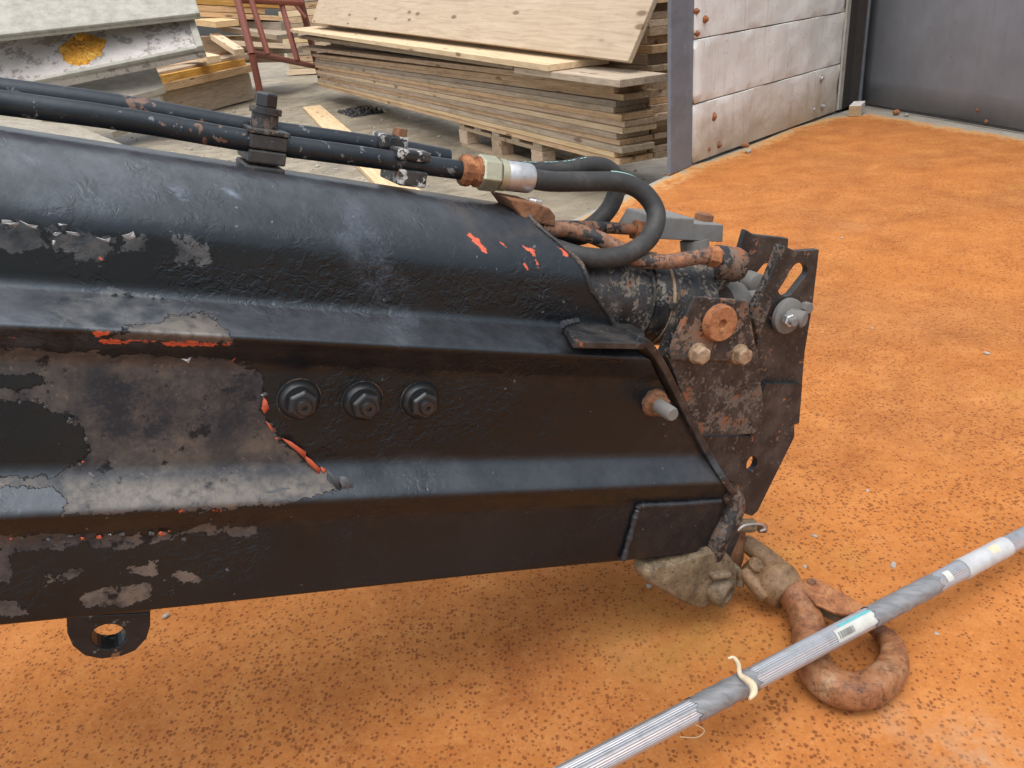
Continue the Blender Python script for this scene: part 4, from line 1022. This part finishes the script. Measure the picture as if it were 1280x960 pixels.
t_ = pole_at(1178, 722); obj('paper_label', patch('l', t_-.008, t_+.004, cang-.6, cang+.5, RP*1.012, 'x'), 'label_white', pole)
t_ = pole_at(1232, 688); obj('paper_label', patch('l', t_-.008, t_+.010, cang-.7, cang+.1, RP*1.085, 'x'), 'string', pole)
# cream string tied round it
def pz(x, y, off=.0): return on_plane(x, y, Pl+Z*off, pdir.cross(Z).cross(pdir).normalized())
sg = [(910, 823), (917, 822), (923, 830), (925, 843), (934, 850), (941, 857), (942, 866), (937, 874)]
sp_ = spline([pz(x, y, .020) for x, y in sg], 6)
strg = obj('tie_string', MB().tube(sp_, lerps([.0012, .002, .0026, .0026, .004, .0046, .004, .0015], 6), 10), 'string', pole)
th = [onz(x, y, .02) for x, y in [(868, 905), (874, 908), (880, 912), (878, 918), (868, 922), (850, 921)]]
obj('loose_thread', MB().tube(spline(th, 6), .0005, 5), 'string', pole)

# ================================================================== TIMBER STACK on its pallet
PH = .19                                        # pallet height
C0, C1 = ony(771, 207, PH), ony(397, 108, PH)
SD = (C1-C0); SLEN = SD.length; SD = SD.normalized(); SN = Vector((-SD.y, SD.x, 0))
if SN.dot(C-C0) > 0: SN = -SN                     # SN points away from the camera, into the stack
def plank(name, O, X, Lx, Y, wy, th, mat, label, cat='plank', group=None, sag=0.0, bevel=.002):
    """a board with its own local axes, X along the grain, bottom corner at O"""
    X = X.normalized(); Y = (Y-X*Y.dot(X)).normalized(); Zl = X.cross(Y)
    if Zl.z < 0: Zl = -Zl; flip = True
    else: flip = False
    Yr = Zl.cross(X); off = wy if Y.dot(Yr) < 0 else 0
    n = 4; vs_ = []
    for i in range(n+1):
        x = Lx*i/n; z = sag*4*(i/n)*(1-i/n)
        e = .004*math.sin(i*1.7+Lx*40)
        y0, y1 = -off+e*.4, wy-off+e*.4
        vs_ += [(x, y0, z), (x, y1, z), (x, y1, z+th), (x, y0, z+th)]
    fs_ = [(i*4+k, i*4+4+k, i*4+4+(k+1) % 4, i*4+(k+1) % 4) for i in range(n) for k in range(4)]
    fs_ += [(0, 1, 2, 3), (n*4+3, n*4+2, n*4+1, n*4)]
    fs_ = [f_[::-1] for f_ in fs_] if False else fs_
    m = bpy.data.meshes.new(name); m.from_pydata(vs_, [], fs_); m.materials.append(MAT[mat])
    bm = bmesh.new(); bm.from_mesh(m); bmesh.ops.recalc_face_normals(bm, faces=bm.faces)
    bm.to_mesh(m); bm.free()
    o = bpy.data.objects.new(name, m); COL.objects.link(o)
    o.matrix_world = Matrix(((X.x, Yr.x, Zl.x, O.x), (X.y, Yr.y, Zl.y, O.y), (X.z, Yr.z, Zl.z, O.z), (0, 0, 0, 1)))
    if bevel: b = o.modifiers.new('bevel', 'BEVEL'); b.width = bevel; b.segments = 1; b.limit_method = 'ANGLE'
    if label: tag(o, label, cat, group)
    return o
TH = .0345; WP = .225
NF = 12
ORD = ('lowest second third fourth fifth sixth seventh eighth ninth tenth eleventh twelfth thirteenth fourteenth fifteenth sixteenth seventeenth eighteenth nineteenth twentieth '
       'twenty-first twenty-second twenty-third twenty-fourth twenty-fifth twenty-sixth twenty-seventh twenty-eighth twenty-ninth thirtieth thirty-first thirty-second thirty-third thirty-fourth thirty-fifth').split()
for i in range(NF):
    off = rnd.uniform(-.05, .05) if i else 0
    plank('plank', C0-SD*off+SN*rnd.uniform(0, .03)+Z*(i*TH), SD, SLEN+rnd.uniform(-.15, .12), SN, WP-rnd.uniform(0, .012), TH-rnd.uniform(.0015, .0035), rnd.choice(['wood', 'wood', 'wood', 'wood_grey', 'wood_pale']),
          '%s board up from the pallet in the front row of the timber stack' % ORD[i], 'plank', 'front row of the pallet stack')
z = 0.0; i = 0
while z < 1.2:
    t_ = rnd.choice([.034, .038, .044, .058]) if z > .2 else TH
    back_ = rnd.uniform(-.02, .05)+(.0 if z < .3 else .03)
    plank('plank', C0+SD*back_+SN*(WP+.02+rnd.uniform(0, .012))+Z*z, SD, SLEN+rnd.uniform(-.2, .3), SN, .24, t_-.002, 'wood',
          '%s board up in the second row of the stack beside the grey post' % ORD[i], 'plank', 'second row of the pallet stack')
    z += t_; i += 1
ztop = YZ+PH+NF*TH
def dep_at(x, a):                               # depth of the stack's own direction line through a, at photo column x
    lo, hi = 0.0, 14.0
    for _ in range(40):
        m = (lo+hi)/2; P = a+SD*m-C; px_ = 640+FPX*P.dot(IX)/P.dot(FW)
        if px_ > x: lo = m
        else: hi = m
    return (a+SD*lo-C).dot(FW)
def top_board(name, px0, px1, ztop_, wid, th, mat, label, lean=None, cat='plank'):
    a = onz(*px0, ztop_); b = at(*px1, dep_at(px1[0], a)); X = b-a
    return plank(name, a-(Z*th if lean is None else Vector()), X, X.length, lean or SN, wid, th, mat, label, cat)
top_board('plank', (768, 102), (372, 58), ztop+.038, .24, .036, 'wood', 'long sawn board lying uppermost on the front row of the pallet stack')
top_board('plank', (774, 100), (642, 84), ztop+.076, .28, .036, 'wood_grey', 'short grey board near the corner of the stack top, under the wide panel')
top_board('plank', (640, 79), (372, 44), ztop+.088, .28, .040, 'wood_grey', 'grey board under the longest pale plank of the stack top')
top_board('plank', (684, 81), (359, 36), ztop+.124, .40, .036, 'wood_pale', 'long pale plank overhanging the far end of the timber stack')
top_board('wide_board', (790, 79), (392, 29), ztop+.128, .40, .028, 'wood_sheet', 'wide pale board leaning on top of the timber stack', SN*.55+Z, 'board')
# pallet
pal = empty('pallet', ony(560, 180), 'wooden pallet with square blocks carrying the timber stack', 'pallet')
pc = C0+SD*1.0+SN*.03; pc.z = YZ
PWD = 1.5
for k in range(3):                              # top deck boards across
    for j in range(2): pass
for k in range(5): obj('deck_board', MB().box(pc+SD*(k*(PWD-.10)/4)+Z*.163, SD*.13, SN*.75, Z*.026), 'wood_grey', pal, bevel=.002)
for k in range(3): obj('stringer_board', MB().box(pc+SN*(k*.325)+Z*.136, SD*PWD, SN*.10, Z*.0265), 'wood_grey', pal, bevel=.002)
for a_ in range(3):
    for b_ in range(3): obj('block', MB().box(pc+SD*(b_*(PWD-.14)/2)+SN*(a_*.325)+Z*.0275, SD*.17, SN*.10, Z*.108), 'wood', pal, bevel=.003)
for k in range(3): obj('bottom_board', MB().box(pc+SN*(k*.325)+Z*.0005, SD*PWD, SN*.10, Z*.0265), 'wood_grey', pal, bevel=.002)
# loose plank on the yard floor
a, b = ony(400, 131, .036), ony(520, 232, .036)
plank('plank', Vector((a.x, a.y, YZ+.001)), (b-a), (b-a).length+.2, Vector((-(b-a).y, (b-a).x, 0))*(-1 if Vector((-(b-a).y, (b-a).x, 0)).dot(ony(380, 138)-a) < 0 else 1), .22, .034, 'wood_pale', 'single pale plank lying alone on the yard floor beside the stack')
# crumpled black sheet beside the pallet
c_ = ony(447, 141); n = 16; vs_ = []
rs = np.random.RandomState(5)
for i in range(n+1):
    for j in range(n+1):
        u_, v_ = i/n*2-1, j/n*2-1; h = max(0, .035*(1-u_*u_)*(1-v_*v_)+.028*math.sin(i*1.4+j*.6)*math.sin(j*1.7)+.01*rs.rand())
        if i in (0, n) or j in (0, n): h = 0
        vs_.append(c_+SD*u_*.38+SN*(v_*.22+.05)+Z*(.003+h))
m_ = MB().add(vs_, [(i*(n+1)+j, (i+1)*(n+1)+j, (i+1)*(n+1)+j+1, i*(n+1)+j+1) for i in range(n) for j in range(n)])
tag(obj('plastic_sheet', m_, 'plastic'), 'crumpled black plastic sheet on the ground beside the pallet', 'plastic sheet')

# ================================================================== FAR LEFT: slab pile, timber pile, red trestle
KD = 1.36
def slab(name, quad, th, mat, label, lips=(), group=None):
    """quad: four (px, py, depth) corners of the visible face, clockwise from top left"""
    p = [at(q[0], q[1], q[2]*KD) for q in quad]; nr = (p[1]-p[0]).cross(p[3]-p[0]).normalized()
    if nr.dot(C-p[0]) < 0: nr = -nr
    p[2] -= nr*(p[2]-p[0]).dot(nr)
    t = empty(name, Vector(((p[3].x+p[2].x)/2, (p[3].y+p[2].y)/2, max(YZ, min(q.z for q in p)))), label, 'slab', group)
    obj('body', MB().prism(p, -nr*th), mat, t, bevel=.006)
    for i, wd_, h, mt in lips:
        a, b = p[i], p[(i+1) % 4]; inn = (sum(p, Vector())/4-(a+b)/2); inn -= (b-a)*inn.dot(b-a)/(b-a).length_squared; inn.normalize()
        obj('lip', MB().box(a+nr*.002-nr*th*.5, b-a, inn*wd_, nr*(h+th*.5)), mt, t, bevel=.008)
    return t, p, nr
s2, p2, n2 = slab('cement_slab', [(-90, 52, 5.9), (237, 6, 6.3), (252, 50, 6.0), (-90, 132, 5.6)], .10, 'slab_b', 'slab with flaking white coat and an ochre crust patch', [(1, .07, .045, 'slab_a'), (2, .045, .03, 'slab_a')])
s1, p1_, n1_ = slab('cement_slab', [(-90, -60, 5.95), (222, -70, 6.5), (246, -6, 5.95), (-90, 56, 5.45)], .05, 'slab_a', 'uppermost pale grey slab of the pile overhanging the flaking slab', [(2, .05, .02, 'slab_a')])
s3, p3_, n3_ = slab('cement_slab', [(30, 112, 6.1), (190, 73, 6.6), (208, 117, 6.2), (20, 160, 5.6)], .07, 'slab_c', 'beige slab with nail holes directly under the flaking white slab')
s4, p4_, n4_ = slab('cement_slab', [(150, 132, 6.5), (200, 120, 6.8), (207, 140, 6.5), (140, 165, 6.0)], .07, 'slab_c', 'short beige slab partly hidden beneath the slab with nail holes')
s5, p5_, n5_ = slab('cement_slab', [(-60, 150, 5.2), (80, 150, 5.9), (215, 168, 5.2), (-60, 210, 4.2)], .06, 'slab_c', 'lowest flat beige slab lying on the ground behind the black pipes')
for x, y in [(152, 108), (177, 113), (135, 107)]:
    P = on_plane(x, y, p3_[0], n3_); obj('nail_hole', MB().lathe(P-n3_*.006, n3_, [(0, .014), (.008, .014), (.009, .010)], 10), 'stone', s3)
# ochre crust
cc = on_plane(103, 62, p2[0], n2); ex = (p2[1]-p2[0]).normalized(); ey = n2.cross(ex); n = 22; m_ = MB(); vs_ = [cc+n2*.035]; fs_ = []
for r in range(1, 9):
    for k in range(n):
        a = 2*math.pi*k/n; R_ = .25*(r/8)*(1+.10*math.sin(a*2+1)+.07*math.sin(a*3+.4)+.07*math.sin(a*7)+.05*math.sin(a*11))
        h = .028*(1-(r/8)**2)+.012*math.sin(k*2.3+r*1.7)*(r < 8)+.004
        vs_.append(cc+ex*math.cos(a)*R_*.85+ey*math.sin(a)*R_+n2*(h if r < 8 else -.004))
fs_ += [(0, 1+k, 1+(k+1) % n) for k in range(n)]
for r in range(7):
    for k in range(n): fs_.append((1+r*n+k, 1+(r+1)*n+k, 1+(r+1)*n+(k+1) % n, 1+r*n+(k+1) % n))
obj('ochre_crust', m_.add(vs_, fs_), 'foam', s2)
kb = on_plane(103, 49, p2[0], n2); obj('crust_knob', MB().lathe(kb, n2+ex*.1, [(-.01, .06), (.035, .06), (.055, .045), (.06, .02)], 18), 'foam', s2)

# messy timber pile
def beam(x0, y0, d0, x1, y1, d1, wid, th, mat, label, group=None, up=Z):
    d0 *= KD; d1 *= KD; wid *= KD; th *= KD
    a, b = at(x0, y0, d0), at(x1, y1, d1); X = b-a; Y = up.cross(X)
    if Y.dot(C-a) > 0: Y = -Y
    return plank('timber', a-Z*th, X, X.length, Y, wid, th, mat, label, 'timber', group)
GP = 'boards of the messy timber pile'
PILE = ['short pale offcut lying on the front beam of the messy pile', 'pale stick slanting down the face of the messy pile', 'grey board in the dark hollow of the messy pile, behind the trestle', 'thick grey baulk above the dark hollow of the messy pile',
        'pale board low in the messy pile behind the trestle rail', 'short pale board end sticking out beside the flaking slab corner', 'honey board just above the short pale end beside the slab', 'honey board two above the short pale end beside the slab',
        'thick honey board at the level of the trestle top rail', 'brown board resting above the thick honey board of the messy pile', 'topmost honey board of the messy timber pile', 'brown board just behind the rough top front beam of the messy pile',
        'broad brown baulk filling the middle of the messy pile', 'tall brown backing timber at the rear of the messy pile', 'grey board on the ground inside the red trestle']
zd = lambda x, y, z: (onz(x, y, z)-C).dot(FW)
beam(203, 116, 7.4, 312, 91, 8.6, .30, .26, 'wood_grey', 'thick grey bottom baulk of the messy timber pile')
beam(207, 104, 7.3, 322, 79, 8.5, .30, .07, 'wood_honey', 'orange-brown timber under the split honey beam of the messy pile')
beam(205, 94, 7.3, 306, 73, 8.4, .30, .085, 'wood_honey', 'split honey-coloured beam on the messy timber pile')
beam(190, 92, 7.3, 318, 65, 8.6, .26, .06, 'wood_grey', 'long rough beam along the top front of the messy timber pile')
for x0, y0, d0, x1, y1, d1, wd_, th, mt in [
    (215, 62, 8.0, 258, 71, 7.6, .14, .06, 'wood_pale'), (262, 42, 8.6, 292, 62, 7.9, .10, .06, 'wood_pale'), (275, 33, 8.8, 345, 44, 8.6, .4, .05, 'wood_grey'),
    (270, 25, 8.9, 350, 28, 8.9, .4, .10, 'wood_grey'), (280, 50, 8.4, 362, 55, 8.7, .35, .05, 'wood_pale'), (240, 24, 8.6, 268, 27, 8.4, .3, .06, 'wood_pale'),
    (238, 14, 8.6, 350, 20, 8.9, .5, .05, 'wood_honey'), (236, 6, 8.6, 330, 10, 8.9, .5, .06, 'wood_honey'), (238, -4, 8.6, 352, 2, 8.9, .5, .07, 'wood_honey'),
    (236, -14, 8.6, 340, -10, 8.9, .5, .07, 'wood'), (238, -25, 8.6, 352, -20, 8.9, .5, .08, 'wood_honey'), (230, 80, 8.0, 330, 62, 8.8, .5, .06, 'wood'), (236, 66, 8.4, 340, 62, 9.0, .5, .12, 'wood'),
    (228, 46, 9.2, 350, 44, 9.6, .5, .3, 'wood'), (320, 62, 8.9, 378, 60, 9.2, .5, .05, 'wood_grey')]:
    beam(x0, y0, d0, x1, y1, d1, wd_, th, mt, PILE.pop(0), GP)
LB2, GP2 = '%s board up in the far stack behind the red trestle', 'boards of the far stack behind the trestle'
a, b = ony(330, 62, .0), ony(470, 52, .0)
X = (b-a).normalized(); Yn = Vector((-X.y, X.x, 0))
if Yn.dot(C-a) > 0: Yn = -Yn
o0 = at(352, 40, 15.5); o0.z = YZ
for k in range(15):
    plank('plank', o0+X*rnd.uniform(-.1, .1)+Z*(.02+k*.115), X, 3.6+rnd.uniform(-.2, .2), Yn, .8, .105, rnd.choice(['wood_pale', 'wood', 'wood_grey']), LB2 % ORD[k], 'plank', GP2)

# red oxide trestle
tr = empty('trestle', ony(399, 101), 'red oxide painted steel trestle frame standing between the timber piles', 'trestle')
def tz(x, y, d): return at(x, y, d)
dF = zd(399, 103, YZ); TK = dF/zd(399, 103, 0)
ft = dF; 
bars = [('rail', (313, 66, 7.6), (399, 84, dF+.03), .030), ('top_rail', (297, -1, 7.6), (378, 3, 8.0), .036), ('leg', (296, -4, 7.6), (315, 68, 7.6), .036), ('brace', (314, 0, 7.65), (335, 68, 7.7), .028),
        ('brace', (351, 2, 7.9), (372, 76, 7.9), .028), ('leg', (374, -6, 8.0), (401, 99, dF), .036), ('brace', (366, 2, 7.95), (382, 22, 8.0), .016)]
for nm, a_, b_, r in bars:
    a_ = a_ if a_[2] >= dF else (a_[0], a_[1], a_[2]*TK); b_ = b_ if b_[2] >= dF else (b_[0], b_[1], b_[2]*TK)
    obj(nm, MB().tube([at(*a_), at(*b_)], r*TK, 10), 'trestle', tr)
obj('foot', MB().lathe(Vector((at(401, 99, dF).x, at(401, 99, dF).y, YZ)), Z, [(0, .07), (.02, .065), (.03, .045), (.06, .04)], 14), 'rust', tr)
fl = at(315, 68, 7.6*TK); obj('leg', MB().tube([fl, Vector((fl.x, fl.y+.02, YZ))], .045, 10), 'trestle', tr)

# grit and stone scatter on the yard
rs = random.Random(11); bm = bmesh.new()
for k in range(900):
    x = rs.uniform(-4.5, 1.0); y = rs.uniform(4.2, 12)
    r = rs.uniform(.004, .016)*(1 if rs.random() < .9 else 1.8)
    mtx = Matrix.Translation((x, y, YZ+r*.3)) @ Matrix.Diagonal((1, rs.uniform(.6, 1.2), rs.uniform(.4, .8), 1))
    bmesh.ops.create_icosphere(bm, subdivisions=1, radius=r, matrix=mtx)
me = bpy.data.meshes.new('gravel'); bm.to_mesh(me); bm.free(); me.materials.append(MAT['stone'])
gv = bpy.data.objects.new('gravel', me); COL.objects.link(gv); gv['kind'] = 'stuff'; gv['label'] = 'loose grit scattered over the yard floor'; gv['category'] = 'gravel'
